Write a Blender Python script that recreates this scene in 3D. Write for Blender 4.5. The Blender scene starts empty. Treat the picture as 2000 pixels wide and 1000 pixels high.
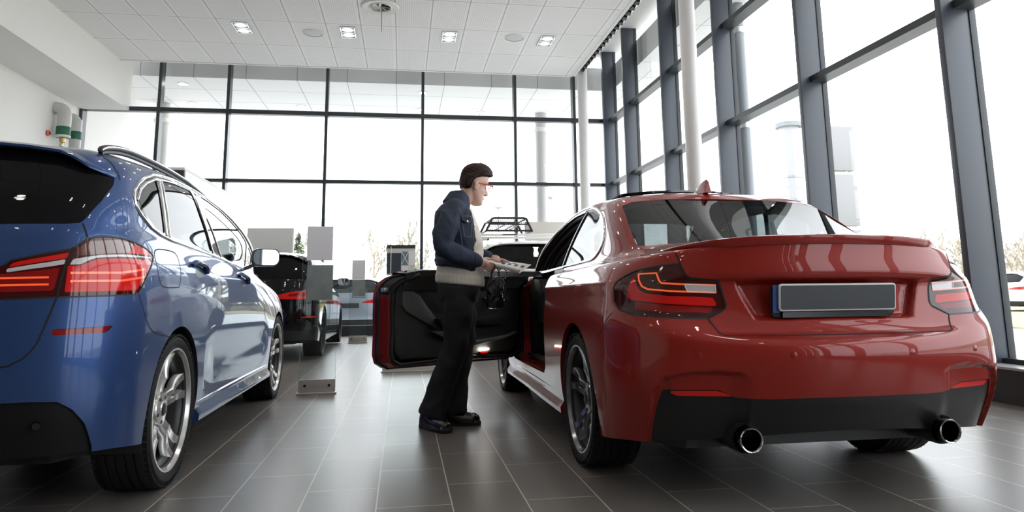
import bpy, bmesh, math, random
import numpy as np
from mathutils import Vector, Matrix
random.seed(7); np.random.seed(7)
S = bpy.context.scene
COL = S.collection
PI = math.pi
# ---------------------------------------------------------------- camera, sky, exposure
FPX, PPX, PPY = 1365.0, 1000.0, 355.67
RC = np.array([[0.988251, -0.152415, -0.011358], [0.012492, 0.154618, -0.987895], [0.152326, 0.976147, 0.154706]])   # rows: camera right, down, forward in world axes
CAMH = 0.84
cam = bpy.data.cameras.new('camera'); cam.sensor_width = 36.0; cam.sensor_fit = 'HORIZONTAL'
cam.lens = 36.0*FPX/2000.0; cam.shift_y = (PPY-500.0)/2000.0; cam.clip_start = 0.05; cam.clip_end = 500
camo = bpy.data.objects.new('camera', cam); COL.objects.link(camo)
r_, d_, f_ = RC
camo.matrix_world = Matrix(((r_[0], -d_[0], -f_[0], 0), (r_[1], -d_[1], -f_[1], 0), (r_[2], -d_[2], -f_[2], CAMH), (0, 0, 0, 1)))
S.camera = camo
W = bpy.data.worlds.new('overcast_sky'); S.world = W; W.use_nodes = True
W.node_tree.nodes['Background'].inputs[0].default_value = (0.93, 0.965, 1.0, 1)
W.node_tree.nodes['Background'].inputs[1].default_value = 3.0
S.view_settings.view_transform = 'Standard'; S.view_settings.look = 'None'
S.view_settings.exposure = 0.52; S.view_settings.gamma = 1.0; S.view_settings.use_curve_mapping = False
cy = S.cycles
cy.max_bounces = 10; cy.diffuse_bounces = 5; cy.glossy_bounces = 5; cy.transmission_bounces = 6; cy.transparent_max_bounces = 24
cy.sample_clamp_indirect = 6.0; cy.caustics_reflective = False; cy.caustics_refractive = False; cy.use_denoising = True
cy.blur_glossy = 0.4

# ---------------------------------------------------------------- materials
def mat(name, col, rough=0.5, metal=0.0, coat=0.0, coat_rough=0.03, spec=0.5, emit=None, estr=0.0, alpha=1.0, ior=1.5, trans=0.0):
    m = bpy.data.materials.new(name); m.use_nodes = True
    b = m.node_tree.nodes['Principled BSDF']
    c = tuple(col)+(1,) if len(col) == 3 else col
    b.inputs['Base Color'].default_value = c; b.inputs['Roughness'].default_value = rough; b.inputs['Metallic'].default_value = metal
    b.inputs['Coat Weight'].default_value = coat; b.inputs['Coat Roughness'].default_value = coat_rough
    b.inputs['Specular IOR Level'].default_value = spec; b.inputs['IOR'].default_value = ior
    b.inputs['Transmission Weight'].default_value = trans; b.inputs['Alpha'].default_value = alpha
    if emit: b.inputs['Emission Color'].default_value = tuple(emit)+(1,); b.inputs['Emission Strength'].default_value = estr
    m.diffuse_color = c
    return m
def nodes(m): return m.node_tree.nodes, m.node_tree.links, m.node_tree.nodes['Principled BSDF']
def add_noise(m, scale=40, amt=0.15, bump=0.0, detail=4, obj=False, stretch=(1, 1, 1), rough_amt=0.0):
    n, l, b = nodes(m)
    tc = n.new('ShaderNodeTexCoord'); mp = n.new('ShaderNodeMapping'); mp.inputs['Scale'].default_value = stretch
    l.new(tc.outputs['Object'], mp.inputs['Vector'])
    t = n.new('ShaderNodeTexNoise'); t.inputs['Scale'].default_value = scale; t.inputs['Detail'].default_value = detail
    l.new(mp.outputs['Vector'], t.inputs['Vector'])
    c = tuple(b.inputs['Base Color'].default_value)
    if amt:
        mx = n.new('ShaderNodeMix'); mx.data_type = 'RGBA'
        mx.inputs[6].default_value = tuple(x*(1-amt) for x in c[:3])+(1,); mx.inputs[7].default_value = tuple(min(1, x*(1+amt)) for x in c[:3])+(1,)
        l.new(t.outputs['Fac'], mx.inputs[0]); l.new(mx.outputs[2], b.inputs['Base Color'])
    if bump:
        bp = n.new('ShaderNodeBump'); bp.inputs['Strength'].default_value = bump; bp.inputs['Distance'].default_value = 0.01
        l.new(t.outputs['Fac'], bp.inputs['Height']); l.new(bp.outputs['Normal'], b.inputs['Normal'])
    if rough_amt:
        mr = n.new('ShaderNodeMapRange'); r = b.inputs['Roughness'].default_value
        mr.inputs['To Min'].default_value = max(0, r-rough_amt); mr.inputs['To Max'].default_value = r+rough_amt
        l.new(t.outputs['Fac'], mr.inputs['Value']); l.new(mr.outputs['Result'], b.inputs['Roughness'])
    return m
def glass_mat(name, tint=(1, 1, 1), refl=1.0, ior=1.5, rough=0.0):
    """thin pane: see-through with a mirror coat"""
    m = bpy.data.materials.new(name); m.use_nodes = True
    n, l = m.node_tree.nodes, m.node_tree.links
    n.clear()
    o = n.new('ShaderNodeOutputMaterial'); mx = n.new('ShaderNodeMixShader'); tr = n.new('ShaderNodeBsdfTransparent'); gl = n.new('ShaderNodeBsdfGlossy')
    fr = n.new('ShaderNodeFresnel'); ge = n.new('ShaderNodeNewGeometry'); mi = n.new('ShaderNodeMapRange')
    mi.inputs['To Min'].default_value = ior; mi.inputs['To Max'].default_value = 1/ior; l.new(ge.outputs['Backfacing'], mi.inputs['Value']); l.new(mi.outputs[0], fr.inputs['IOR'])   # same reflectance from either side of the sheet
    tr.inputs['Color'].default_value = tuple(tint)+(1,); gl.inputs['Roughness'].default_value = rough
    mu = n.new('ShaderNodeMath'); mu.operation = 'MULTIPLY'; mu.inputs[1].default_value = refl; mu.use_clamp = True
    l.new(fr.outputs[0], mu.inputs[0]); l.new(mu.outputs[0], mx.inputs[0]); l.new(tr.outputs[0], mx.inputs[1]); l.new(gl.outputs[0], mx.inputs[2]); l.new(mx.outputs[0], o.inputs[0])
    m.diffuse_color = tuple(tint)+(0.3,)
    return m

# ---------------------------------------------------------------- mesh helpers
class MB:
    def __init__(s): s.v = []; s.f = []; s.m = []
    def add(s, vs, fs, mi=0):
        o = len(s.v); s.v += [tuple(map(float, p)) for p in vs]; s.f += [tuple(o+i for i in f) for f in fs]; s.m += [mi]*len(fs); return s
    def box(s, a, b, mi=0, T=None):
        x0, y0, z0 = a; x1, y1, z1 = b
        vs = [(x0, y0, z0), (x1, y0, z0), (x1, y1, z0), (x0, y1, z0), (x0, y0, z1), (x1, y0, z1), (x1, y1, z1), (x0, y1, z1)]
        if T is not None: vs = [tuple(T @ Vector(p)) for p in vs]
        return s.add(vs, [(0, 3, 2, 1), (4, 5, 6, 7), (0, 1, 5, 4), (1, 2, 6, 5), (2, 3, 7, 6), (3, 0, 4, 7)], mi)
    def cbox(s, c, size, mi=0, T=None):
        return s.box([c[i]-size[i]/2 for i in range(3)], [c[i]+size[i]/2 for i in range(3)], mi, T)
    def prism(s, poly, h0, h1, axis='z', mi=0, T=None):
        """extrude a 2-d polygon; axis z: (x,y), y: (x,z), x: (y,z)"""
        def P(p, h): return {'z': (p[0], p[1], h), 'y': (p[0], h, p[1]), 'x': (h, p[0], p[1])}[axis]
        n = len(poly); vs = [P(p, h0) for p in poly]+[P(p, h1) for p in poly]
        if T is not None: vs = [tuple(T @ Vector(p)) for p in vs]
        fs = [tuple(range(n))[::-1], tuple(range(n, 2*n))]+[(i, (i+1) % n, n+(i+1) % n, n+i) for i in range(n)]
        return s.add(vs, fs, mi)
    def lathe(s, prof, n=32, axis='z', c=(0, 0, 0), mi=0, T=None, a0=0, a1=2*PI):
        """prof: list of (radius, height)"""
        full = abs(a1-a0-2*PI) < 1e-6; k = n if full else n+1; vs = []
        for r, h in prof:
            for i in range(k):
                a = a0+(a1-a0)*i/n; u, w = r*math.cos(a), r*math.sin(a)
                p = {'z': (u, w, h), 'y': (u, h, w), 'x': (h, u, w)}[axis]
                vs.append((p[0]+c[0], p[1]+c[1], p[2]+c[2]))
        if T is not None: vs = [tuple(T @ Vector(p)) for p in vs]
        fs = []
        for j in range(len(prof)-1):
            for i in range(n if full else n):
                i2 = (i+1) % k
                fs.append((j*k+i, j*k+i2, (j+1)*k+i2, (j+1)*k+i))
        return s.add(vs, fs, mi)
    def tube(s, pts, r, n=10, mi=0, closed=False, cap=True, flat=1.0, up=None):
        pts = [Vector(p) for p in pts]; N = len(pts); rr = r if hasattr(r, '__len__') else [r]*N
        vs = []; prev = None
        for i, p in enumerate(pts):
            if closed: t = pts[(i+1) % N]-pts[i-1]
            else: t = pts[min(i+1, N-1)]-pts[max(i-1, 0)]
            t = t.normalized() if t.length > 1e-9 else Vector((0, 0, 1))
            if prev is None:
                q = Vector(up) if up is not None else (Vector((0, 0, 1)) if abs(t.z) < 0.9 else Vector((1, 0, 0)))
            else: q = prev
            nn = (q-t*q.dot(t)); nn = nn.normalized() if nn.length > 1e-6 else t.orthogonal().normalized()
            prev = nn; bb = t.cross(nn)
            for k in range(n):
                a = 2*PI*k/n; vs.append(p+nn*(math.cos(a)*rr[i])+bb*(math.sin(a)*rr[i]*flat))
        fs = []
        for i in range(N if closed else N-1):
            j = (i+1) % N
            for k in range(n): fs.append((i*n+k, i*n+(k+1) % n, j*n+(k+1) % n, j*n+k))
        if cap and not closed: fs += [tuple(range(n))[::-1], tuple(range((N-1)*n, N*n))]
        return s.add(vs, fs, mi)
    def grid(s, P, mi=0, closeu=False, flip=False):
        """P: array rows x cols x 3"""
        P = np.asarray(P); a, b = P.shape[:2]; fs = []
        for i in range(a-1):
            for j in range(b if closeu else b-1):
                j2 = (j+1) % b; q = (i*b+j, i*b+j2, (i+1)*b+j2, (i+1)*b+j); fs.append(q[::-1] if flip else q)
        return s.add(P.reshape(-1, 3), fs, mi)
    def loft(s, secs, mi=0, cap=True):
        P = np.asarray(secs); a, b = P.shape[:2]; o = len(s.v); s.grid(P, mi, True)
        if cap: s.f += [tuple(o+i for i in range(b))[::-1], tuple(o+(a-1)*b+i for i in range(b))]; s.m += [mi, mi]
        return s
    def sphere(s, c, r, n=16, m=10, mi=0, T=None):
        r = r if hasattr(r, '__len__') else (r, r, r); vs = [(0, 0, 1)]
        for j in range(1, m):
            t = PI*j/m
            for i in range(n): a = 2*PI*i/n; vs.append((math.sin(t)*math.cos(a), math.sin(t)*math.sin(a), math.cos(t)))
        vs.append((0, 0, -1)); vs = [Vector((p[0]*r[0], p[1]*r[1], p[2]*r[2])) for p in vs]
        vs = [(T @ p if T is not None else p)+Vector(c) for p in vs]; fs = []
        for i in range(n): fs.append((0, 1+i, 1+(i+1) % n)); fs.append((len(vs)-1, 1+(m-2)*n+(i+1) % n, 1+(m-2)*n+i))
        for j in range(m-2):
            for i in range(n): fs.append((1+j*n+i, 1+(j+1)*n+i, 1+(j+1)*n+(i+1) % n, 1+j*n+(i+1) % n))
        return s.add(vs, fs, mi)
    def mesh(s, name): 
        me = bpy.data.meshes.new(name); me.from_pydata(s.v, [], s.f); me.polygons.foreach_set('material_index', s.m); me.update(); return me
    def build(s, name, mats, parent=None, smooth=True, angle=35, bevel=0.0, seg=2, loc=None, recalc=True):
        me = s.mesh(name)
        if recalc or bevel:
            bm = bmesh.new(); bm.from_mesh(me)
            if recalc: bmesh.ops.recalc_face_normals(bm, faces=bm.faces)
            if bevel:
                es = [e for e in bm.edges if len(e.link_faces) == 2 and e.calc_face_angle(0) > math.radians(30)]
                bmesh.ops.bevel(bm, geom=es, offset=bevel, segments=seg, affect='EDGES', profile=0.6, clamp_overlap=True)
            bm.to_mesh(me); bm.free()
        return link(name, me, mats, parent, smooth, angle, loc)
def link(name, me, mats, parent=None, smooth=True, angle=35, loc=None):
    for m in (mats if isinstance(mats, (list, tuple)) else [mats]): me.materials.append(m)
    if smooth:
        me.polygons.foreach_set('use_smooth', [True]*len(me.polygons))
        if angle is not None: me.set_sharp_from_angle(angle=math.radians(angle))
    o = bpy.data.objects.new(name, me); COL.objects.link(o)
    if parent is not None: o.parent = parent
    if loc is not None: o.location = loc
    return o
def thing(name, label, cat, loc=(0, 0, 0), rz=0.0, group=None, kind=None):
    o = bpy.data.objects.new(name, None); COL.objects.link(o); o.location = loc; o.rotation_euler = (0, 0, rz); o.empty_display_size = 0.2
    return tag(o, label, cat, group, kind)
def tag(o, label=None, cat=None, group=None, kind=None):
    if label: o['label'] = label
    if cat: o['category'] = cat
    if group: o['group'] = group
    if kind: o['kind'] = kind
    return o
def struct(name, b, mats, label=None, parent=None, **k):
    o = b.build(name, mats, parent, **k)
    if parent is None: o['kind'] = 'structure'
    if label: o['label'] = label
    return o
def kids(o): return [c for c in bpy.data.objects if c.parent == o]
def copy_tree(o, parent=None):
    c = o.copy(); COL.objects.link(c); c.parent = parent
    for ch in kids(o): copy_tree(ch, c)
    return c
def catmull(pts, n=8, closed=False):
    P = [Vector(p) for p in pts]; N = len(P); out = []
    for i in range(N if closed else N-1):
        a, b, c, d = (P[(i-1) % N], P[i], P[(i+1) % N], P[(i+2) % N]) if closed else (P[max(i-1, 0)], P[i], P[i+1], P[min(i+2, N-1)])
        for k in range(n):
            t = k/n; out.append(0.5*((2*b)+(c-a)*t+(2*a-5*b+4*c-d)*t*t+(3*b-a-3*c+d)*t**3))
    if not closed: out.append(P[-1])
    return out
def rrect(w, h, r, n=5):
    """rounded rectangle outline centred on 0"""
    out = []
    for cx, cz, a0 in ((w/2-r, h/2-r, 0), (-w/2+r, h/2-r, PI/2), (-w/2+r, -h/2+r, PI), (w/2-r, -h/2+r, 1.5*PI)):
        for i in range(n+1): a = a0+PI/2*i/n; out.append((cx+r*math.cos(a), cz+r*math.sin(a)))
    return out
# ================================================================ SETTING
XL, XR, YB, ZC, YF = -6.36, 4.31, 14.70, 5.35, -7.0
def floor_mat():
    m = mat('floor_tiles', (0.1, 0.095, 0.09), 0.33, spec=0.55); n, l, b = nodes(m)
    tc = n.new('ShaderNodeTexCoord'); sp = n.new('ShaderNodeSeparateXYZ'); l.new(tc.outputs['Object'], sp.inputs[0])
    cb = n.new('ShaderNodeCombineXYZ')
    ax = n.new('ShaderNodeMath'); ax.inputs[1].default_value = -2.973+0.594*20; l.new(sp.outputs['Y'], ax.inputs[0])
    ay = n.new('ShaderNodeMath'); ay.inputs[1].default_value = 0.3945+0.300*40+0.0; l.new(sp.outputs['X'], ay.inputs[0])
    l.new(ax.outputs[0], cb.inputs['X']); l.new(ay.outputs[0], cb.inputs['Y'])
    br = n.new('ShaderNodeTexBrick'); br.offset = 0.5; br.offset_frequency = 2
    br.inputs['Scale'].default_value = 1.0; br.inputs['Brick Width'].default_value = 0.594; br.inputs['Row Height'].default_value = 0.300
    br.inputs['Mortar Size'].default_value = 0.0030; br.inputs['Mortar Smooth'].default_value = 0.1; br.inputs['Bias'].default_value = 0.0
    br.inputs['Color1'].default_value = (0.135, 0.122, 0.112, 1); br.inputs['Color2'].default_value = (0.155, 0.142, 0.131, 1); br.inputs['Mortar'].default_value = (0.50, 0.45, 0.39, 1)
    l.new(cb.outputs[0], br.inputs['Vector'])
    nz = n.new('ShaderNodeTexNoise'); nz.inputs['Scale'].default_value = 2.0; nz.inputs['Detail'].default_value = 2; l.new(tc.outputs['Object'], nz.inputs['Vector'])
    n2 = n.new('ShaderNodeTexNoise'); n2.inputs['Scale'].default_value = 160; l.new(tc.outputs['Object'], n2.inputs['Vector'])
    mr = n.new('ShaderNodeMapRange'); mr.inputs['To Min'].default_value = 0.90; mr.inputs['To Max'].default_value = 1.10; l.new(nz.outputs['Fac'], mr.inputs['Value'])
    m2 = n.new('ShaderNodeMapRange'); m2.inputs['To Min'].default_value = 0.97; m2.inputs['To Max'].default_value = 1.03; l.new(n2.outputs['Fac'], m2.inputs['Value'])
    mm = n.new('ShaderNodeMath'); mm.operation = 'MULTIPLY'; l.new(mr.outputs[0], mm.inputs[0]); l.new(m2.outputs[0], mm.inputs[1])
    vm = n.new('ShaderNodeVectorMath'); vm.operation = 'SCALE'; l.new(br.outputs['Color'], vm.inputs[0]); l.new(mm.outputs[0], vm.inputs['Scale']); l.new(vm.outputs[0], b.inputs['Base Color'])
    rr = n.new('ShaderNodeMapRange'); rr.inputs['To Min'].default_value = 0.31; rr.inputs['To Max'].default_value = 0.34; l.new(nz.outputs['Fac'], rr.inputs['Value']); l.new(rr.outputs[0], b.inputs['Roughness'])
    bp = n.new('ShaderNodeBump'); bp.inputs['Strength'].default_value = 0.25; bp.inputs['Distance'].default_value = 0.002; bp.invert = True
    l.new(br.outputs['Fac'], bp.inputs['Height']); l.new(bp.outputs[0], b.inputs['Normal'])
    return m
def ceil_mat(name, col, tw, tl, x0, y0, groove, perf=True):
    m = mat(name, col, 0.75); n, l, b = nodes(m)
    tc = n.new('ShaderNodeTexCoord'); mp = n.new('ShaderNodeMapping'); l.new(tc.outputs['Object'], mp.inputs['Vector'])
    mp.inputs['Location'].default_value = (x0+tw*60, y0+tl*60, 0)
    br = n.new('ShaderNodeTexBrick'); br.offset = 0.0; br.inputs['Scale'].default_value = 1.0
    br.inputs['Brick Width'].default_value = tw; br.inputs['Row Height'].default_value = tl; br.inputs['Mortar Size'].default_value = 0.008; br.inputs['Mortar Smooth'].default_value = 0.1
    br.inputs['Color1'].default_value = tuple(col)+(1,); br.inputs['Color2'].default_value = tuple(x*0.97 for x in col)+(1,); br.inputs['Mortar'].default_value = tuple(groove)+(1,)
    l.new(mp.outputs[0], br.inputs['Vector']); out = br.outputs['Color']
    if perf:
        w = n.new('ShaderNodeTexWave'); w.wave_type = 'BANDS'; w.bands_direction = 'X'; w.inputs['Scale'].default_value = 9.2; l.new(tc.outputs['Object'], w.inputs['Vector'])
        mr = n.new('ShaderNodeMapRange'); mr.inputs['From Min'].default_value = 0.55; mr.inputs['From Max'].default_value = 0.95; mr.inputs['To Min'].default_value = 1.0; mr.inputs['To Max'].default_value = 0.84
        l.new(w.outputs['Fac'], mr.inputs['Value'])
        # plain border round each panel: perforation only inside
        b2 = n.new('ShaderNodeTexBrick'); b2.offset = 0.0; b2.inputs['Scale'].default_value = 1.0; b2.inputs['Brick Width'].default_value = tw; b2.inputs['Row Height'].default_value = tl
        b2.inputs['Mortar Size'].default_value = 0.05; b2.inputs['Mortar Smooth'].default_value = 0.0; l.new(mp.outputs[0], b2.inputs['Vector'])
        mx = n.new('ShaderNodeMix'); mx.data_type = 'FLOAT'; mx.inputs[3].default_value = 1.0; l.new(b2.outputs['Fac'], mx.inputs[0]); l.new(mr.outputs[0], mx.inputs[2])
        vm = n.new('ShaderNodeVectorMath'); vm.operation = 'SCALE'; l.new(out, vm.inputs[0]); l.new(mx.outputs[0], vm.inputs['Scale']); out = vm.outputs[0]
    l.new(out, b.inputs['Base Color'])
    return m
M = {}
M['floor'] = floor_mat()
M['ceil'] = ceil_mat('perforated_ceiling_panels', (0.90, 0.89, 0.88), 0.588, 1.18, 4.88, -13.95, (0.42, 0.415, 0.41))
M['soffit'] = ceil_mat('canopy_soffit_panels', (0.92, 0.92, 0.91), 1.05, 1.0, 0.2, 0.1, (0.40, 0.40, 0.40), perf=False)
M['white'] = add_noise(mat('white_wall_paint', (0.82, 0.81, 0.79), 0.6), 60, 0.02)
M['greywall'] = add_noise(mat('grey_wall_paint', (0.10, 0.10, 0.10), 0.7), 30, 0.04)
M['outcolumn'] = mat('toned_down_white_column', (0.55, 0.545, 0.54), 0.5)  # column white toned down so it is not overexposed outdoors
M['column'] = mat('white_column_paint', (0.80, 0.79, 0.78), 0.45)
M['fin'] = add_noise(mat('dark_aluminium', (0.048, 0.058, 0.078), 0.34, metal=0.0, spec=0.6), 8, 0.12, stretch=(1, 1, 0.1))
M['bar'] = mat('dark_window_bar', (0.030, 0.036, 0.042), 0.35)
M['blackbase'] = mat('black_plinth', (0.012, 0.012, 0.014), 0.45)
M['sillstone'] = add_noise(mat('grey_stone_sill', (0.35, 0.34, 0.33), 0.3), 50, 0.1)
M['pane'] = glass_mat('window_glass', (0.985, 0.99, 0.99), 0.5, 1.4)
M['asphalt'] = add_noise(mat('asphalt', (0.60, 0.60, 0.60), 0.8), 14, 0.12)
M['grass'] = add_noise(mat('dry_grass', (0.34, 0.31, 0.17), 0.9), 5, 0.3)
M['chrome'] = mat('chrome', (0.85, 0.85, 0.86), 0.08, metal=1.0)
M['satin'] = mat('satin_aluminium', (0.66, 0.66, 0.66), 0.3, metal=0.9)
M['black'] = mat('black_plastic', (0.012, 0.012, 0.013), 0.45)
M['blackgloss'] = mat('gloss_black', (0.006, 0.006, 0.007), 0.06, coat=0.6)
M['gap'] = mat('panel_gap', (0.003, 0.003, 0.003), 0.8)
M['lamp'] = mat('lamp_glow', (1, 1, 1), 0.4, emit=(1.0, 0.95, 0.87), estr=30)
M['grille'] = mat('speaker_mesh', (0.70, 0.695, 0.69), 0.7)

struct('floor', MB().box((XL-0.3, YF, -0.12), (XR+0.4, YB+0.1, 0.0)), M['floor'], 'grey stone tile floor with pale joints')
struct('ceiling', MB().box((-5.46, YF, ZC), (3.50, 13.95, ZC+0.12)), M['ceil'], 'suspended ceiling of white perforated panels')
struct('ceiling.001', MB().box((XL-0.3, YF, 6.1), (XR+0.5, YB+0.3, 6.3)), M['white'], 'roof slab above the suspended ceiling')
struct('wall_left', MB().box((XL-0.3, YF, 0), (XL, YB+0.2, 6.1)), M['white'], 'white wall on the left')
struct('wall_bulkhead', MB().box((XL, YF, 4.51), (-5.46, YB-0.06, 6.1)), M['white'], 'white bulkhead beam along the left wall')
struct('wall_front', MB().box((XL-0.3, YF-0.2, 0), (XR+0.5, YF, 6.1)), M['greywall'], 'grey wall behind the camera')
# ceiling edge trim
t = MB(); t.box((3.50, YF, ZC-0.01), (3.56, 14.0, ZC+0.20)); t.box((-5.46, 13.95, ZC-0.01), (3.56, 14.0, ZC+0.20))
struct('trim_1', t, M['white'], 'white edge trim of the suspended ceiling')
struct('trim_2', MB().box((XR, YF, 0), (XR+0.34, YB, 0.245)), M['blackbase'], 'black plinth under the right window wall')
struct('trim_3', MB().box((XR-0.015, YF, 0.245), (XR+0.36, YB, 0.262)), M['sillstone'], 'grey sill along the right window wall')
# right window wall: fins and bays
finY = [4.85+2.05*k for k in range(-6, 5)]+[14.50]
for k, y in enumerate(finY):
    w = 0.0325 if k < len(finY)-1 else 0.05
    b = MB().box((XR, y-w, 0.262), (XR+0.25, y+w, 6.1)); b.box((XR+0.25, y-w-0.008, 0.262), (XR+0.31, y+w+0.008, 6.1), 1)
    struct('trim_%d' % (10+k), b, [M['fin'], M['bar']], 'dark aluminium fin of the right window wall', bevel=0.004)
wn = 1
for k in range(len(finY)-1):
    y0, y1 = finY[k]+0.034, finY[k+1]-0.034
    b = MB()
    for z in (3.12, 4.53): b.box((XR+0.11, y0, z-0.035), (XR+0.29, y1, z+0.035), 0)
    b.box((XR+0.2, y0, 0.262), (XR+0.29, y1, 0.30), 0)
    f = struct('window_%d' % wn, b, M['bar'], 'glazed bay of the right window wall'); wn += 1
    for z0, z1 in ((0.30, 3.085), (3.155, 4.495), (4.565, 6.1)):
        MB().box((XR+0.262, y0-0.03, z0-0.02), (XR+0.268, y1+0.03, z1+0.02)).build('glass_pane', M['pane'], f)
# back window wall
mX = [-6.33, -4.90, -3.58, -1.62, 0.37, 2.36, 3.68, 4.42]
for k, x in enumerate(mX):
    b = MB().box((x-0.03, YB-0.14, 0.0), (x+0.03, YB+0.06, 6.1))
    struct('trim_%d' % (30+k), b, M['bar'], 'dark mullion of the back window wall')
for k in range(len(mX)-1):
    x0, x1 = mX[k]+0.03, mX[k+1]-0.03
    b = MB()
    for z, h in ((3.12, 0.035), (4.55, 0.045), (0.10, 0.1)): b.box((x0, YB-0.10, z-h), (x1, YB+0.04, z+h), 0)
    f = struct('window_%d' % wn, b, M['bar'], 'glazed bay of the back window wall'); wn += 1
    for z0, z1 in ((0.20, 3.085), (3.155, 4.505), (4.595, 6.1)):
        MB().box((x0-0.02, YB, z0-0.02), (x1+0.02, YB+0.006, z1+0.02)).build('glass_pane', M['pane'], f)
# round columns along the window wall
for x, y in ((3.66, 13.75), (3.66, 8.32), (3.66, 2.9), (3.66, -2.5)):
    struct('column', MB().lathe([(0, 0), (0.103, 0), (0.103, 6.1), (0, 6.1)], 40, c=(x, y, 0)), M['column'], 'round white column beside the window wall')

# ---- ceiling fittings
def downlight(x, y):
    o = thing('ceiling_downlight', 'twin spot downlight recessed in the ceiling', 'light', (x, y, ZC))
    b = MB(); 
    for s in (-1, 1):
        b.lathe([(0.105, -0.012), (0.105, -0.002), (0.070, -0.002), (0.066, -0.012), (0.105, -0.012)], 24, c=(0, s*0.13, 0))
        for dx, dy, sx, sy in ((0.118, 0, 0.02, 0.25), (-0.118, 0, 0.02, 0.25), (0, 0.118, 0.25, 0.02), (0, -0.118, 0.25, 0.02)):
            b.cbox((dx, s*0.13+dy, -0.008), (sx, sy, 0.014))
    b.build('frame', M['satin'], o)
    for s in (-1, 1):
        MB().lathe([(0, -0.006), (0.068, -0.006), (0.07, -0.001), (0, -0.001)], 24, c=(0, s*0.13, 0)).build('lamp', M['lamp'], o)
    return o
DLX = (-4.53, -2.77, -1.0, 0.76, 2.52)
DLN = ['leftmost', 'second', 'third', 'rightmost']
for y in (11.95, 8.41, 4.87, 1.33, -2.21):
    for i, x in enumerate(DLX):
        if y == 11.95 and i == 0: continue
        o = downlight(x, y)
        if y == 11.95: o['label'] = ['', 'lit twin downlight in ceiling, leftmost of the row of four', 'lit twin downlight in ceiling, second from left in the row', 'lit twin downlight in ceiling, third from left in the row', 'lit twin downlight in ceiling, rightmost of the row of four'][i]; o['group'] = 'row of twin ceiling downlights'
        else: o['label'] = 'lit twin downlight overhead, nearer than the row in view'; o['group'] = 'twin downlights overhead out of view'
        la = bpy.data.lights.new('downlight_lamp', 'SPOT'); la.energy = 25 if y > 3 else 6; la.spot_size = math.radians(110); la.spot_blend = 0.8; la.shadow_soft_size = 0.09; la.color = (1, 0.93, 0.85)
        lo = bpy.data.objects.new('downlight_lamp', la); COL.objects.link(lo); lo.parent = o; lo.location = (0, 0, -0.03)
for x, y, side in ((-1.60, 12.05, 'left'), (1.93, 11.85, 'right')):
    o = thing('ceiling_speaker', 'round flush ceiling speaker, %s one of the two' % side, 'speaker', (x, y, ZC), group='flush round ceiling speakers')
    MB().lathe([(0, -0.014), (0.14, -0.014), (0.165, -0.008), (0.17, 0.0), (0, 0.0)], 40).build('speaker_grille', M['grille'], o)
    MB().lathe([(0.165, -0.016), (0.182, -0.010), (0.184, 0.0), (0.165, 0.0)], 40).build('rim', M['white'], o)
o = thing('ceiling_air_diffuser', 'round white swirl air diffuser in the ceiling, top centre', 'air vent', (-0.41, 10.75, ZC))
MB().lathe([(0.30, -0.004), (0.28, -0.03), (0.19, -0.012), (0.17, -0.03), (0.16, 0.0), (0.30, 0.0)], 48).build('flange', M['white'], o)
MB().lathe([(0, 0.001), (0.165, 0.001), (0.165, -0.001), (0, -0.001)], 32).build('recess', M['black'], o)
for k in range(8):
    a = 2*PI*k/8; T = Matrix.Rotation(a, 4, 'Z') @ Matrix.Translation((0.09, 0, -0.018)) @ Matrix.Rotation(0.7, 4, 'X')
    MB().cbox((0, 0, 0), (0.14, 0.045, 0.004), T=T).build('blade', M['white'], o)
MB().tube([(0.02, 0, -0.03), (0.02, 0.0, -0.12), (0.025, 0, -0.42)], 0.004, 6).build('pull_cord', M['black'], o)
# blind track along the ceiling edge
o = thing('blind_track', 'metal blind track with black clips along the ceiling edge', 'track', (3.585, 11.4, ZC+0.01))
b = MB(); b.prism([(-0.03, 0.02), (0.0, 0.06), (0.10, 0.02), (0.09, 0.0), (0.0, 0.035), (-0.02, 0.0)], -6.0, 2.3, 'y'); b.build('rail', M['satin'], o)
for k in range(36):
    y = -5.4+k*0.215
    T = Matrix.Translation((0.035, y, 0.0)) @ Matrix.Rotation(0.35, 4, 'Y')
    MB().cbox((0, 0, 0), (0.055, 0.11, 0.05), T=T).cbox((0.0, 0.07, 0.01), (0.10, 0.02, 0.03), T=T).build('clip', M['black'], o)

# ================================================================ OUTSIDE
tag(struct('ground', MB().box((-120, -60, -0.25), (160, 200, -0.14)), M['asphalt'], 'pale asphalt yard outside'))
struct('ground.001', MB().box((-120, 42, -0.14), (160, 200, -0.09)), M['grass'], 'dry grass verge beyond the yard')
struct('ground.002', MB().box((14, -10, -0.14), (60, 41.9, -0.10)), M['grass'], 'dry grass verge right of the yard')
struct('wall_outside', MB().box((XL-0.3, YB+0.25, -0.1), (XL-0.02, 21.5, 6.0)), M['white'], 'white outside wall left of the back windows')
struct('canopy_soffit', MB().box((XL-0.3, YB+0.3, 5.36), (5.45, 17.75, 5.9)), M['soffit'], 'white panelled canopy soffit beyond the back windows')
struct('canopy_soffit.001', MB().box((XR+0.36, YF, 5.36), (5.45, YB+0.3, 5.9)), M['soffit'], 'white panelled canopy soffit beyond the right windows')
for i, (x, y) in enumerate([(-4.75, 15.5), (-5.0, 17.1), (-2.5, 17.1), (0.4, 15.6), (0.36, 17.1), (1.9, 17.2), (5.05, 9.4), (5.05, 7.1), (5.05, 5.0)]):
    o = thing('canopy_downlight', 'small round downlight in the outside canopy soffit', 'light', (x, y, 5.36), group='round lights in the canopy soffit')
    MB().lathe([(0, -0.01), (0.085, -0.01), (0.085, 0)], 24).build('lamp', M['lamp'], o)
    MB().lathe([(0.085, -0.012), (0.11, -0.012), (0.11, 0.0), (0.085, 0)], 24).build('rim', M['satin'], o)
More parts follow.
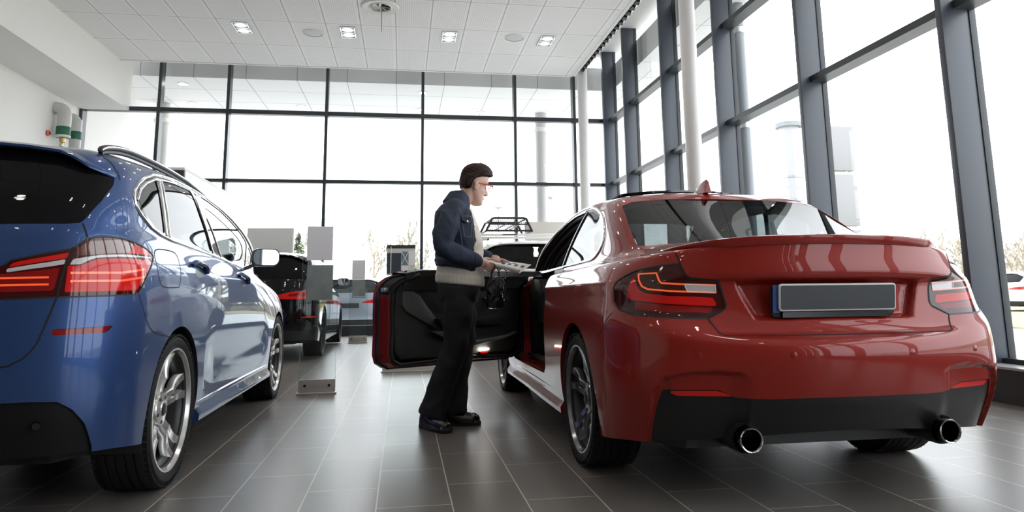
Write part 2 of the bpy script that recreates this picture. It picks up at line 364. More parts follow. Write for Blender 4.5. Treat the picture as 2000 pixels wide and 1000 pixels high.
for i, (x, y) in enumerate([(-5.68, 17.2), (3.45, 17.2)]):
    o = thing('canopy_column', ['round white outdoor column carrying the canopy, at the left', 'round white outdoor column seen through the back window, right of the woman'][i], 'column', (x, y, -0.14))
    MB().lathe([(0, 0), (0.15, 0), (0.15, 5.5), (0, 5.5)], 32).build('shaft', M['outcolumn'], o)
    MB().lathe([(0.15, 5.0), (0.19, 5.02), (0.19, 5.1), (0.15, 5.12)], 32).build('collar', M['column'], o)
# ================================================================ CAR BODY SURFACES (control net -> smooth skin)
def bspl(C, n, first, last):
    """uniform cubic b-spline along axis 0, n steps a span; first / last: phantom points"""
    Q = np.concatenate([first[None], C, last[None]]); out = []
    for i in range(len(C)-1):
        a, b, c, d = Q[i], Q[i+1], Q[i+2], Q[i+3]
        for k in range(n):
            t = k/n; out.append(((1-t)**3*a+(3*t**3-6*t*t+4)*b+(-3*t**3+3*t*t+3*t+1)*c+t**3*d)/6)
    a, b, c = Q[-3], Q[-2], Q[-1]; out.append((a+4*b+c)/6)
    return np.array(out)
MIR = np.array([-1.0, 1, 1])
def net_surface(N, nu, nv, fix=1):
    """N: rows x cols x 3 (half car, centre line to centre line) -> dense half grid"""
    T = N.copy(); C = N.copy()
    def ev(C, nu, nv):
        G = bspl(C, nv, 2*C[0]-C[1], C[-2]*MIR)
        G = np.transpose(G, (1, 0, 2)); G = bspl(G, nu, G[1]*MIR, G[-2]*MIR)
        return np.transpose(G, (1, 0, 2))
    for _ in range(fix): C = C+0.85*(T-ev(C, 1, 1))
    G = ev(C, nu, nv); G[:, 0, 0] = 0; G[:, -1, 0] = 0; G[-1, :, 0] = 0
    return G
def mknet(rows):
    return np.array([np.stack([np.array(r[0], float), np.array(r[1], float), np.array(r[2], float)], -1) for r in rows])
SY = [-.53, -.36, 0, .35, .8, 1.4, 2.0, 2.35, 2.69]
RED = mknet([
 # lx, ly, z
 ([0,.25,.47,.66,.765,.835,.85,.85,.85,.845,.84,.845,.85,.85,.84,.74,.42,0], [-.87,-.865,-.83,-.77,-.68,-.53,-.36,0,.35,.8,1.4,2,2.35,2.69,3.0,3.28,3.42,3.46], [.285,.28,.265,.25,.238,.225,.20,.19,.19,.185,.18,.18,.19,.2,.2,.2,.2,.2]),
 ([0,.25,.47,.67,.785,.855,.868,.87,.868,.86,.855,.862,.868,.868,.855,.75,.43,0], [-.915,-.905,-.87,-.81,-.72,-.56,-.37,0,.35,.8,1.4,2,2.35,2.69,3.02,3.3,3.44,3.48], [.36,.36,.355,.35,.345,.34,.32,.30,.28,.25,.24,.25,.28,.3,.3,.3,.3,.3]),
 ([0,.25,.47,.68,.80,.868,.88,.885,.88,.87,.866,.874,.88,.882,.865,.76,.44,0], [-.945,-.93,-.885,-.835,-.755,-.58,-.38,0,.35,.8,1.4,2,2.35,2.69,3.03,3.3,3.44,3.48], [.42,.42,.425,.44,.45,.45,.44,.43,.41,.36,.34,.36,.4,.43,.42,.4,.4,.4]),
 ([0,.25,.47,.68,.80,.872,.885,.887,.885,.876,.872,.88,.887,.887,.87,.77,.45,0], [-.967,-.952,-.905,-.845,-.755,-.585,-.38,0,.35,.8,1.4,2,2.35,2.69,3.03,3.3,3.44,3.48], [.55,.55,.55,.55,.55,.55,.55,.545,.53,.50,.48,.5,.52,.53,.52,.5,.5,.5]),
 ([0,.25,.47,.68,.79,.868,.884,.887,.886,.878,.875,.88,.884,.882,.86,.76,.45,0], [-.958,-.945,-.9,-.845,-.755,-.59,-.385,0,.35,.8,1.4,2,2.35,2.69,3.03,3.29,3.43,3.47], [.635,.635,.64,.645,.65,.65,.65,.65,.64,.63,.62,.62,.63,.635,.62,.6,.58,.57]),
 ([0,.25,.47,.66,.785,.864,.882,.885,.884,.876,.872,.875,.878,.874,.85,.75,.44,0], [-.915,-.90,-.865,-.833,-.75,-.59,-.385,0,.35,.8,1.4,2,2.35,2.69,3.03,3.28,3.42,3.46], [.658,.658,.665,.69,.70,.71,.71,.71,.705,.70,.695,.69,.695,.70,.68,.65,.62,.6]),
 ([0,.25,.47,.64,.765,.852,.872,.875,.874,.87,.866,.868,.868,.86,.835,.735,.43,0], [-.875,-.865,-.835,-.80,-.735,-.585,-.38,0,.35,.8,1.4,2,2.35,2.69,3.02,3.26,3.4,3.44], [.70,.70,.71,.735,.745,.755,.76,.765,.765,.76,.755,.75,.75,.75,.73,.69,.65,.63]),
 ([0,.25,.47,.64,.755,.842,.862,.868,.868,.866,.862,.862,.86,.85,.82,.72,.42,0], [-.855,-.845,-.812,-.785,-.725,-.58,-.375,0,.35,.8,1.4,2,2.35,2.69,3.01,3.24,3.38,3.42], [.79,.79,.79,.80,.805,.81,.81,.815,.815,.81,.805,.80,.795,.785,.76,.72,.67,.65]),
 ([0,.25,.47,.635,.745,.833,.858,.866,.868,.868,.864,.862,.858,.845,.81,.7,.4,0], [-.845,-.838,-.805,-.775,-.715,-.575,-.37,0,.35,.8,1.4,2,2.35,2.69,3.0,3.22,3.36,3.4], [.866,.866,.868,.868,.868,.868,.868,.868,.862,.855,.845,.835,.825,.81,.78,.735,.685,.66]),
 ([0,.25,.47,.63,.735,.822,.85,.858,.86,.86,.857,.855,.85,.837,.80,.69,.39,0], [-.885,-.872,-.83,-.775,-.705,-.565,-.365,0,.35,.8,1.4,2,2.35,2.69,2.99,3.2,3.34,3.38], [.888,.888,.888,.89,.89,.888,.885,.882,.877,.87,.86,.85,.84,.82,.79,.745,.69,.67]),
 ([0,.25,.47,.62,.71,.79,.82,.835,.84,.842,.84,.835,.825,.81,.77,.66,.37,0], [-.872,-.86,-.815,-.755,-.685,-.545,-.355,0,.35,.8,1.4,2,2.35,2.69,2.98,3.18,3.31,3.35], [.975,.975,.97,.955,.945,.94,.935,.93,.92,.91,.895,.88,.865,.845,.81,.76,.7,.68]),
 ([0,.25,.47,.625,.69,.755,.78,.795,.802,.805,.802,.795,.785,.765,.72,.62,.35,0], [-.868,-.855,-.808,-.735,-.665,-.52,-.34,0,.35,.8,1.4,2,2.35,2.66,2.94,3.13,3.26,3.3], [1.025,1.022,1.012,.995,.985,.975,.97,.965,.955,.945,.925,.905,.885,.865,.83,.775,.71,.69]),
 ([0,.24,.455,.60,.655,.715,.735,.748,.755,.758,.756,.75,.735,.70,.64,.54,.3,0], [-.84,-.825,-.775,-.695,-.62,-.49,-.32,0,.35,.8,1.4,2,2.32,2.6,2.86,3.05,3.18,3.22], [1.035,1.032,1.022,1.005,.998,.99,.985,.98,.97,.957,.94,.92,.90,.88,.845,.785,.72,.70]),
 ([0,.235,.44,.585,.645,.695,.712,.722,.728,.73,.728,.72,.69,.64,.55,.42,.22,0], [-.58,-.57,-.53,-.46,-.38,-.26,-.12,.1,.4,.8,1.4,1.97,2.22,2.45,2.7,2.87,2.97,3.0], [1.055,1.053,1.045,1.03,1.018,1.005,.997,.99,.982,.97,.955,.94,.925,.91,.88,.83,.78,.75]),
 ([0, 0.23, 0.435, 0.605, 0.66, 0.688, 0.7, 0.708, 0.712, 0.713, 0.708, 0.69, 0.65, 0.58, 0.45, 0.3, 0.15, 0], [-0.36, -0.355, -0.34, -0.3, -0.21, -0.07, 0.07, 0.25, 0.5, 0.87, 1.48, 2.11, 2.28, 2.4, 2.52, 2.6, 2.64, 2.66], [1.075, 1.073, 1.065, 1.05, 1.035, 1.018, 1.008, 1.0, 0.995, 0.99, 0.984, 0.977, 0.965, 0.968, 0.968, 0.965, 0.96, 0.955]),
 ([0, 0.22, 0.41, 0.583, 0.632, 0.652, 0.65, 0.656, 0.66, 0.67, 0.679, 0.67, 0.605, 0.53, 0.41, 0.27, 0.135, 0], [-0.08, -0.098, -0.1, -0.09, 0.0, 0.14, 0.3, 0.45, 0.66, 0.95, 1.48, 1.85, 1.96, 2.0, 2.08, 2.13, 2.16, 2.18], [1.205, 1.203, 1.195, 1.18, 1.175, 1.17, 1.168, 1.165, 1.165, 1.165, 1.165, 1.165, 1.17, 1.175, 1.18, 1.18, 1.18, 1.18]),
 ([0, 0.2, 0.38, 0.552, 0.577, 0.583, 0.58, 0.585, 0.588, 0.588, 0.58, 0.56, 0.52, 0.46, 0.36, 0.24, 0.12, 0], [0.22, 0.22, 0.205, 0.18, 0.26, 0.37, 0.48, 0.58, 0.72, 0.9, 1.14, 1.32, 1.4, 1.46, 1.52, 1.55, 1.57, 1.58], [1.355, 1.353, 1.343, 1.328, 1.326, 1.33, 1.335, 1.342, 1.348, 1.35, 1.348, 1.34, 1.345, 1.35, 1.355, 1.36, 1.362, 1.363]),
 ([0, 0.18, 0.34, 0.47, 0.49, 0.5, 0.505, 0.51, 0.512, 0.512, 0.505, 0.485, 0.45, 0.4, 0.31, 0.2, 0.1, 0], [0.33, 0.33, 0.33, 0.34, 0.4, 0.47, 0.54, 0.63, 0.75, 0.88, 1.03, 1.14, 1.2, 1.25, 1.29, 1.32, 1.33, 1.335], [1.394, 1.392, 1.384, 1.372, 1.37, 1.372, 1.377, 1.382, 1.387, 1.388, 1.387, 1.38, 1.382, 1.386, 1.39, 1.392, 1.393, 1.394]),
 ([0, 0.1, 0.19, 0.26, 0.28, 0.29, 0.295, 0.3, 0.3, 0.3, 0.295, 0.28, 0.255, 0.22, 0.17, 0.11, 0.055, 0], [0.5, 0.5, 0.5, 0.51, 0.54, 0.58, 0.63, 0.7, 0.78, 0.88, 0.97, 1.04, 1.08, 1.11, 1.13, 1.14, 1.145, 1.15], [1.42, 1.419, 1.416, 1.413, 1.413, 1.416, 1.419, 1.422, 1.424, 1.425, 1.424, 1.42, 1.42, 1.42, 1.421, 1.421, 1.421, 1.421]),
 ([0, 0, 0, 0, 0, 0, 0, 0, 0, 0, 0, 0, 0, 0, 0, 0, 0, 0], [0.6, 0.6, 0.6, 0.61, 0.63, 0.66, 0.7, 0.75, 0.8, 0.88, 0.93, 0.97, 1.0, 1.02, 1.04, 1.05, 1.055, 1.06], [1.432, 1.432, 1.432, 1.432, 1.432, 1.432, 1.432, 1.432, 1.432, 1.432, 1.432, 1.432, 1.432, 1.432, 1.432, 1.432, 1.432, 1.432]),
])
# ---------------------------------------------------------------- cutting a skin into parts along drawn outlines
def poly_sd(P, poly):
    """signed distance (negative inside) of points P (n,2) to a closed polygon"""
    poly = np.asarray(poly, float); d = np.full(len(P), 1e9); ins = np.zeros(len(P), bool); n = len(poly)
    for i in range(n):
        a, b = poly[i], poly[(i+1) % n]; e = b-a; w = P-a
        t = np.clip((w@e)/(e@e+1e-12), 0, 1); d = np.minimum(d, np.hypot(*(w-t[:, None]*e).T))
        c = ((a[1] > P[:, 1]) != (b[1] > P[:, 1])) & (P[:, 0] < (b[0]-a[0])*(P[:, 1]-a[1])/((b[1]-a[1]) if abs(b[1]-a[1]) > 1e-12 else 1e-12)+a[0])
        ins ^= c
    return np.where(ins, -d, d)
def line_d(P, pl):
    pl = np.asarray(pl, float); d = np.full(len(P), 1e9)
    for i in range(len(pl)-1):
        a, b = pl[i], pl[i+1]; e = b-a; w = P-a; t = np.clip((w@e)/(e@e+1e-12), 0, 1); d = np.minimum(d, np.hypot(*(w-t[:, None]*e).T))
    return d
CYC = -0.2
def proj(V, how):
    if how == 'side': return V[:, [1, 2]]
    if how == 'rear': return np.stack([-np.abs(V[:, 0]), V[:, 2]], -1)
    if how == 'top': return np.stack([-np.abs(V[:, 0]), V[:, 1]], -1)
    return np.stack([-np.abs(np.arctan2(V[:, 0], -(V[:, 1]-CYC))*0.85), V[:, 2]], -1)
class Skin:
    def __init__(s, G, side):
        a, b = G.shape[:2]; V = G.reshape(-1, 3)*np.array([side, 1, 1]); I = np.arange(a*b).reshape(a, b)
        du = np.gradient(G, axis=1); dv = np.gradient(G, axis=0)
        N = np.cross(du, dv); N[:, 0, 0] = 0; N[:, -1, 0] = 0; N[-1] = (0, 0, 1)
        N /= np.linalg.norm(N, axis=-1, keepdims=True)+1e-12
        # face outwards
        ctr = np.array([0, 1.2, 0.5]); 
        if ((V*np.array([side, 1, 1])-ctr)*N.reshape(-1, 3)).sum() < 0: N = -N
        s.N = N.reshape(-1, 3)*np.array([side, 1, 1]); s.V = V.copy(); s.side = side
        q = np.stack([I[:-1, :-1], I[:-1, 1:], I[1:, 1:], I[1:, :-1]], -1).reshape(-1, 4)
        T = np.concatenate([q[:, [0, 1, 2]], q[:, [0, 2, 3]]])
        ar = np.linalg.norm(np.cross(s.V[T[:, 1]]-s.V[T[:, 0]], s.V[T[:, 2]]-s.V[T[:, 0]]), axis=1); T = T[ar > 1e-10]
        fn = np.cross(s.V[T[:, 1]]-s.V[T[:, 0]], s.V[T[:, 2]]-s.V[T[:, 0]]); fl = (fn*s.N[T].mean(1)).sum(1) < 0
        T[fl] = T[fl][:, ::-1]; s.T = T; s.L = np.full(len(T), 'body', dtype='U24')
    def cut(s, name, how, poly, where=None, only=None, f=None):
        V = s.V; ff = f(V) if f is not None else poly_sd(proj(V, how), poly)
        if where is not None: ff = np.where(where(V, s.N), ff, 0.5)
        ff = np.where(np.abs(ff) < 2e-5, 2e-5, ff); T, L = s.T, s.L
        elig = np.isin(L, only) if only is not None else np.ones(len(T), bool)
        neg = ff[T] < 0; c = neg.sum(1); mix = ((c == 1) | (c == 2)) & elig; keep = ~mix
        Tm, Lm, ng = T[mix], L[mix], neg[mix]
        lone = np.where((ng.sum(1) == 1)[:, None], ng, ~ng).argmax(1)
        r = np.stack([np.take_along_axis(Tm, ((lone+k) % 3)[:, None], 1)[:, 0] for k in range(3)], -1) if len(Tm) else Tm
        if len(r):
            E = np.concatenate([r[:, [0, 1]], r[:, [0, 2]]]); Es = np.sort(E, 1); U, inv = np.unique(Es, axis=0, return_inverse=True); inv = inv.ravel()
            t = (ff[U[:, 0]]/(ff[U[:, 0]]-ff[U[:, 1]]))[:, None]
            nv = V[U[:, 0]]*(1-t)+V[U[:, 1]]*t; nn = s.N[U[:, 0]]*(1-t)+s.N[U[:, 1]]*t; nn /= np.linalg.norm(nn, axis=1, keepdims=True)+1e-12
            o = len(V); s.V = np.concatenate([V, nv]); s.N = np.concatenate([s.N, nn]); ff = np.concatenate([ff, np.zeros(len(nv))])
            k = len(r); a, b = o+inv[:k], o+inv[k:]
            NT = np.concatenate([np.stack([r[:, 0], a, b], -1), np.stack([a, r[:, 1], r[:, 2]], -1), np.stack([a, r[:, 2], b], -1)]); NL = np.concatenate([Lm, Lm, Lm])
            T = np.concatenate([T[keep], NT]); L = np.concatenate([L[keep], NL])
        ins = ff[T].sum(1) < 0
        if only is not None: ins &= np.isin(L, only)
        L[ins] = name; s.T, s.L = T, L; return s
def skin_part(skins, names, oname, mats, parent, flange=0.0, inset=0.0, fmat=1, refit=False):
    """one object from the triangles labelled NAMES; flange: turn every cut edge inwards by this depth"""
    VV, NN, TT, MI = [], [], [], []; o = 0
    if refit:   # one fair low-order sheet for a pane of glass: y = f(x^2, z)
        A_ = lambda V: np.stack([np.ones(len(V)), V[:, 2], V[:, 2]**2, V[:, 0]**2, V[:, 0]**2*V[:, 2], V[:, 0]**4], -1)
        pv = np.concatenate([s.V[np.unique(s.T[np.isin(s.L, names)])] for s in skins]); K_ = np.linalg.lstsq(A_(pv), pv[:, 1], rcond=None)[0]
    for s in skins:
        T = s.T[np.isin(s.L, names)]
        if not len(T): continue
        u, inv = np.unique(T, return_inverse=True); T = inv.reshape(-1, 3); V = s.V[u]-s.N[u]*inset; N = s.N[u]
        if refit:
            V = s.V[u].copy(); V[:, 1] = A_(V)@K_; x, z = V[:, 0], V[:, 2]; sg = -1 if s.N[u][:, 1].mean() < 0 else 1
            N = np.stack([-(2*x*K_[3]+2*x*z*K_[4]+4*x**3*K_[5]), np.ones(len(V)), -(K_[1]+2*z*K_[2]+x*x*K_[4])], -1)*sg; N /= np.linalg.norm(N, axis=1, keepdims=True); V = V-N*inset
        VV.append(V); NN.append(N); TT.append(T+o); MI.append(np.zeros(len(T), int)); o += len(V)
        if flange:
            E = np.concatenate([T[:, [0, 1]], T[:, [1, 2]], T[:, [2, 0]]]); Es = np.sort(E, 1); U, idx, cnt = np.unique(Es, axis=0, return_index=True, return_counts=True)
            B = E[idx[cnt == 1]]; B = B[~((np.abs(V[B[:, 0], 0]) < 1e-4) & (np.abs(V[B[:, 1], 0]) < 1e-4))]
            k = len(B); e = V[B[:, 1]]-V[B[:, 0]]; n = N[B].mean(1); out = np.cross(e, n); out /= np.linalg.norm(out, axis=1, keepdims=True)+1e-12
            P = np.concatenate([V[B[:, 0]], V[B[:, 1]], V[B[:, 1]]-N[B[:, 1]]*flange, V[B[:, 0]]-N[B[:, 0]]*flange]); i = np.arange(k)
            F = np.concatenate([np.stack([i+k, i, i+3*k], -1), np.stack([i+k, i+3*k, i+2*k], -1)])
            VV.append(P); NN.append(np.concatenate([out]*4)); TT.append(F+o); MI.append(np.full(len(F), fmat)); o += len(P)
    if not VV: return None
    V, N, T, mi = np.concatenate(VV), np.concatenate(NN), np.concatenate(TT), np.concatenate(MI)
    me = bpy.data.meshes.new(oname); me.vertices.add(len(V)); me.vertices.foreach_set('co', V.ravel().astype(np.float32))
    me.loops.add(T.size); me.loops.foreach_set('vertex_index', T.ravel().astype(np.int32)); me.polygons.add(len(T))
    me.polygons.foreach_set('loop_start', np.arange(0, T.size, 3, dtype=np.int32)); me.polygons.foreach_set('material_index', mi.astype(np.int32))
    me.update(); me.polygons.foreach_set('use_smooth', np.ones(len(T), bool)); me.normals_split_custom_set_from_vertices(N.astype(np.float32))
    return link(oname, me, mats, parent, smooth=False)
class Surf:
    """nearest point and normal on the dense half grid from (projected) coordinates; used to lay seams, trims and fittings"""
    def __init__(s, G, how, where=None):
        sk = Skin(G, -1); m = where(sk.V, sk.N) if where is not None else np.ones(len(sk.V), bool)
        s.V, s.N = sk.V[m], sk.N[m]; s.P = proj(s.V, how)
    def at(s, u, v, k=14):
        d = np.hypot(s.P[:, 0]-u, s.P[:, 1]-v); i = np.argpartition(d, k)[:k]; h = d[i].max()+1e-6; w = (1-(d[i]/h)**2)**2+1e-4
        A = np.stack([np.ones(k), s.P[i, 0]-u, s.P[i, 1]-v], -1)*w[:, None]; p = np.linalg.lstsq(A, s.V[i]*w[:, None], rcond=1e-3)[0][0]
        n = (s.N[i]*w[:, None]).sum(0); return p, n/np.linalg.norm(n)
def densify(pl, step, closed=False):
    pl = [np.array(p, float) for p in pl]; out = []; n = len(pl)
    for i in range(n if closed else n-1):
        a, b = pl[i], pl[(i+1) % n]; k = max(1, int(math.ceil(np.linalg.norm(b-a)/step)))
        out += [a+(b-a)*t/k for t in range(k)]
    if not closed: out.append(pl[-1])
    return out
def smooth2(pl, n=6, closed=False):
    return [(p.x, p.y) for p in catmull([(a, b, 0) for a, b in pl], n, closed)]
def ribbon(mb, surf, pl, width, lift=0.001, step=0.012, side=-1, closed=False, height=0.0, mi=0):
    """strip lying on the body along a line; height > 0 gives a raised rounded section"""
    pts = densify(pl, step, closed); PN = [surf.at(*p) for p in pts]; m = np.array([-side, 1, 1]); n = len(PN); rows = []
    for i, (p, nn) in enumerate(PN):
        q = PN[(i+1) % n][0]-PN[i-1][0] if closed else PN[min(i+1, n-1)][0]-PN[max(i-1, 0)][0]
        q = q/(np.linalg.norm(q)+1e-9); b = np.cross(nn, q)
        if height: sec = [(-.5, -.2), (-.42, .7), (-.15, 1), (.15, 1), (.42, .7), (.5, -.2)]
        else: sec = [(-.5, 0), (.5, 0)]
        rows.append([(p+b*width*x+nn*(lift+height*h))*m for x, h in sec])
    P = np.array(rows)
    if closed: P = np.concatenate([P, P[:1]])
    mb.grid(P, mi, flip=(side > 0)); return mb
# ---------------------------------------------------------------- car materials
def paint(name, col, flake=0.0, metal=0.0, rough=0.35):
    m = mat(name, col, rough, metal=metal, coat=1.0, coat_rough=0.008, spec=0.12, ior=1.5); n, l, b = nodes(m)
    b.inputs['Coat IOR'].default_value = 1.38
    if flake:
        tc = n.new('ShaderNodeTexCoord'); v = n.new('ShaderNodeTexVoronoi'); v.inputs['Scale'].default_value = 900; l.new(tc.outputs['Object'], v.inputs['Vector'])
        mx = n.new('ShaderNodeMix'); mx.data_type = 'RGBA'; mx.inputs[6].default_value = tuple(c*(1-flake) for c in col)+(1,); mx.inputs[7].default_value = tuple(min(1, c*(1+flake)) for c in col)+(1,)
        l.new(v.outputs['Color'], mx.inputs[0]); l.new(mx.outputs[2], b.inputs['Base Color'])
    return m
M['redpaint'] = paint('red_car_paint', (0.27, 0.017, 0.011), 0.12, 0.1, 0.36)
M['bluepaint'] = paint('blue_car_paint', (0.034, 0.074, 0.205), 0.15, 0.5, 0.36)
M['blackpaint'] = paint('black_car_paint', (0.004, 0.004, 0.005), 0.0, 0.0, 0.12)
M['silverpaint'] = paint('silver_blue_car_paint', (0.42, 0.47, 0.55), 0.05, 0.5)
M['whitepaint'] = paint('white_car_paint', (0.78, 0.77, 0.75), 0.0)
M['tyre'] = add_noise(mat('tyre_rubber', (0.010, 0.010, 0.0105), 0.7, spec=0.3), 80, 0.15)
M['rimsilver'] = mat('silver_alloy', (0.72, 0.71, 0.70), 0.22, metal=0.85, coat=0.3)
M['rimdark'] = mat('grey_alloy', (0.23, 0.23, 0.24), 0.22, metal=0.85, coat=0.4)
M['rimbarrel'] = mat('dark_rim_barrel', (0.03, 0.03, 0.032), 0.4, metal=0.5)
M['disc'] = mat('brake_disc_steel', (0.12, 0.12, 0.12), 0.4, metal=1.0)
M['tint'] = glass_mat('tinted_car_glass', (0.17, 0.19, 0.19), 1.05)
M['clearcar'] = glass_mat('car_glass', (0.80, 0.86, 0.85), 1.5)
M['darkglass'] = mat('privacy_glass', (0.004, 0.004, 0.005), 0.02, spec=0.22)
M['mirrorglass'] = mat('mirror_glass', (0.8, 0.82, 0.84), 0.02, metal=1.0)
M['interior'] = mat('dark_interior', (0.010, 0.010, 0.011), 0.7)
M['seal'] = mat('black_door_seal', (0.010, 0.010, 0.011), 0.5)
M['lens_red'] = mat('red_lens', (0.62, 0.012, 0.009), 0.12, coat=0.35, spec=0.3)
M['lens_dark'] = mat('dark_red_lens', (0.05, 0.005, 0.005), 0.07, coat=0.35, spec=0.3)
M['lens_mid'] = mat('deep_red_lens', (0.24, 0.008, 0.008), 0.07, coat=0.35, spec=0.3)
M['lens_amber'] = mat('smoked_amber_lens', (0.060, 0.018, 0.010), 0.06, coat=0.35, spec=0.3)
M['lens_clear'] = mat('clear_reversing_lens', (0.50, 0.50, 0.50), 0.12, coat=1.0)
M['lens_line'] = mat('light_guide', (0.85, 0.10, 0.03), 0.2, coat=1.0, emit=(1, 0.12, 0.03), estr=0.35)
M['matteblack'] = mat('matte_black_plastic', (0.005, 0.005, 0.0055), 0.6, spec=0.2)
M['diffuser'] = add_noise(mat('satin_black_plastic', (0.008, 0.008, 0.009), 0.30), 300, 0, 0.08)
M['plate'] = mat('blank_plate_grey', (0.050, 0.055, 0.064), 0.4)
M['plateblue'] = mat('plate_blue_band', (0.01, 0.06, 0.25), 0.4)
M['whitetrim'] = mat('white_plate_rim', (0.75, 0.75, 0.75), 0.3)
M['gunmetal'] = mat('dark_chrome', (0.10, 0.10, 0.105), 0.15, metal=1.0)

# ---------------------------------------------------------------- wheels
def tyre_mesh(R, rw, rr):
    """R outer radius, rw width, rr rim radius; axis x, outer face towards +x"""
    h = rw/2; b = MB()
    prof = [(rr-0.004, h*0.80), (rr+0.006, h*0.93), (rr+(R-rr)*0.30, h*0.985), (rr+(R-rr)*0.62, h*1.0), (R-0.022, h*0.96), (R-0.008, h*0.87), (R-0.002, h*0.78)]
    tread = []
    for x0, x1 in ((0.74, 0.52), (0.46, 0.20), (0.14, -0.14), (-0.20, -0.46), (-0.52, -0.74)):
        tread += [(R, h*x0), (R, h*x1), (R-0.007, h*(x1-0.01)), (R-0.007, h*(x1-0.05))]
    tread = tread[:-2]
    full = prof+tread+[(r, -x) for r, x in prof[::-1]]+[(rr-0.02, -h*0.7), (rr-0.02, h*0.7), (rr-0.004, h*0.80)]
    b.lathe(full, 96, 'x')
    # shoulder blocks
    for k in range(64):
        for sg in (1, -1):
            a = 2*PI*k/64; T = Matrix.Rotation(a, 4, 'X')
            b.cbox((sg*h*0.885, 0, R-0.0065), (h*0.17, 2*PI*R/64*0.74, 0.007), T=T)
    return b
def make_wheel(name, R, w, rr, style, rim_m, parent, loc, outward):
    """outward: +1 or -1 (which side of the car)"""
    o = tyre_mesh(R, w, rr).build(name, M['tyre'], parent, angle=40)
    o.location = loc
    if outward < 0: o.rotation_euler = (0, 0, PI)
    h = w/2; b = MB()
    b.lathe([(rr+0.010, h*0.90), (rr+0.007, h*0.96), (rr-0.001, h*0.95), (rr-0.008, h*0.80)], 72, 'x'); b.lathe([(rr-0.008, h*0.80), (rr-0.026, h*0.6), (rr-0.034, h*0.45), (rr-0.036, -h*0.85), (rr-0.02, -h*0.9), (rr+0.004, -h*0.86)], 72, 'x', mi=1)
    xs = h*0.80
    def spoke(a0, r0, a1, r1, w0, w1, x0, x1, th=0.03):
        """a bar from polar (r0,a0) to (r1,a1), bowed profile"""
        secs = []
        for t in np.linspace(0, 1, 7):
            r = r0+(r1-r0)*t; a = a0+(a1-a0)*t; c = np.array([0, r*math.cos(a), r*math.sin(a)]); d = np.array([0, -math.sin(a), math.cos(a)])
            x = x0+(x1-x0)*t-0.012*math.sin(PI*t); ww = w0+(w1-w0)*t
            secs.append([c+np.array([x-th, 0, 0])-d*ww*0.62, c+np.array([x-0.010, 0, 0])-d*ww*0.5, c+np.array([x, 0, 0])-d*ww*0.34, c+np.array([x, 0, 0])+d*ww*0.34, c+np.array([x-0.010, 0, 0])+d*ww*0.5, c+np.array([x-th, 0, 0])+d*ww*0.62])
        b.loft(secs)
    n = 5
    for k in range(n):
        a = 2*PI*k/n+PI/2
        if style == 'double':
            for sg in (-1, 1):
                spoke(a+sg*0.26, 0.045, a+sg*0.15, 0.14, 0.040, 0.034, xs-0.034, xs-0.020)
                spoke(a+sg*0.15, 0.135, a+sg*0.19, rr+0.000, 0.032, 0.054, xs-0.020, xs+0.000)
        else:
            for sg in (-1, 1): spoke(a+sg*0.22, 0.045, a+sg*0.10, rr-0.008, 0.030, 0.024, xs-0.025, xs-0.002)
    b.lathe([(0, xs-0.022), (0.03, xs-0.022), (0.034, xs-0.026), (0.072, xs-0.030), (0.082, xs-0.05), (0.082, xs-0.09)], 40, 'x')
    rim = b.build('rim', [rim_m, M['rimbarrel']], o, angle=30)
    for k in range(n):
        a = 2*PI*k/n+PI/2+PI/n; MB().lathe([(0, xs-0.024), (0.009, xs-0.026), (0.011, xs-0.045)], 10, 'x', c=(0, 0.056*math.cos(a), 0.056*math.sin(a))).build('wheel_bolt', M['disc'], o)
    MB().lathe([(0, xs-0.017), (0.024, xs-0.018), (0.030, xs-0.022)], 28, 'x').build('hub_cap', M['black'], o)
    MB().lathe([(0.06, h*0.1), (rr-0.075, h*0.1), (rr-0.075, h*0.1-0.022), (0.06, h*0.1-0.022)], 48, 'x').build('brake_disc', M['disc'], o)
    MB().lathe([(0.0, -h*0.2), (rr-0.03, -h*0.2), (rr-0.03, -h*0.25)], 40, 'x').build('dust_shield', M['black'], o)
    return o
def wheel_well(side, y, z, R, x0, x1, parent):
    b = MB(); a0 = -0.25; b.lathe([(R, x0), (R, x1)], 40, 'x', c=(0, y, z), a0=-0.35, a1=PI+0.35)
    b.lathe([(0.0, x0), (R, x0)], 40, 'x', c=(0, y, z), a0=-0.35, a1=PI+0.35)
    return b.build('wheel_arch_liner', M['black'], parent)
# ================================================================ RED COUPE
RX, RY = 1.735, 3.50
car = thing('coupe_car', 'glossy red two-door coupe with its left door standing open', 'car', (RX, RY, 0))
G = net_surface(RED, 22, 14)
def smst(x): x = np.clip(x, 0, 1); return x*x*(3-2*x)
# plate recess in the boot lid, step under the bumper crease
q = poly_sd(np.stack([np.abs(G[..., 0]).ravel(), G[..., 2].ravel()], -1), [(-1, .876), (.415, .876), (.385, .80), (.345, .712), (-1, .712)]).reshape(G.shape[:2])
rearm = (G[..., 1] < -.4)
G[..., 1] += np.where(rearm, 0.030*smst((-q)/0.022), 0)
q = poly_sd(np.stack([G[..., 0].ravel(), G[..., 2].ravel()], -1), [(.40, .505), (.46, .522), (.55, .527), (.65, .52), (.73, .50), (.765, .44), (.765, .2), (.40, .2)]).reshape(G.shape[:2])
G[..., 1] += np.where(rearm, 0.022*smst((-q)/0.006)*smst((G[..., 0]-.40)/.08), 0)
G[..., 0] -= np.where(rearm & (G[..., 0] > .70), 0.006*smst((-q)/0.006), 0)
LH, RH = Skin(G, -1), Skin(G, 1); BOTH = (LH, RH)
isside = lambda V, N: (np.abs(V[:, 0]) > .40)
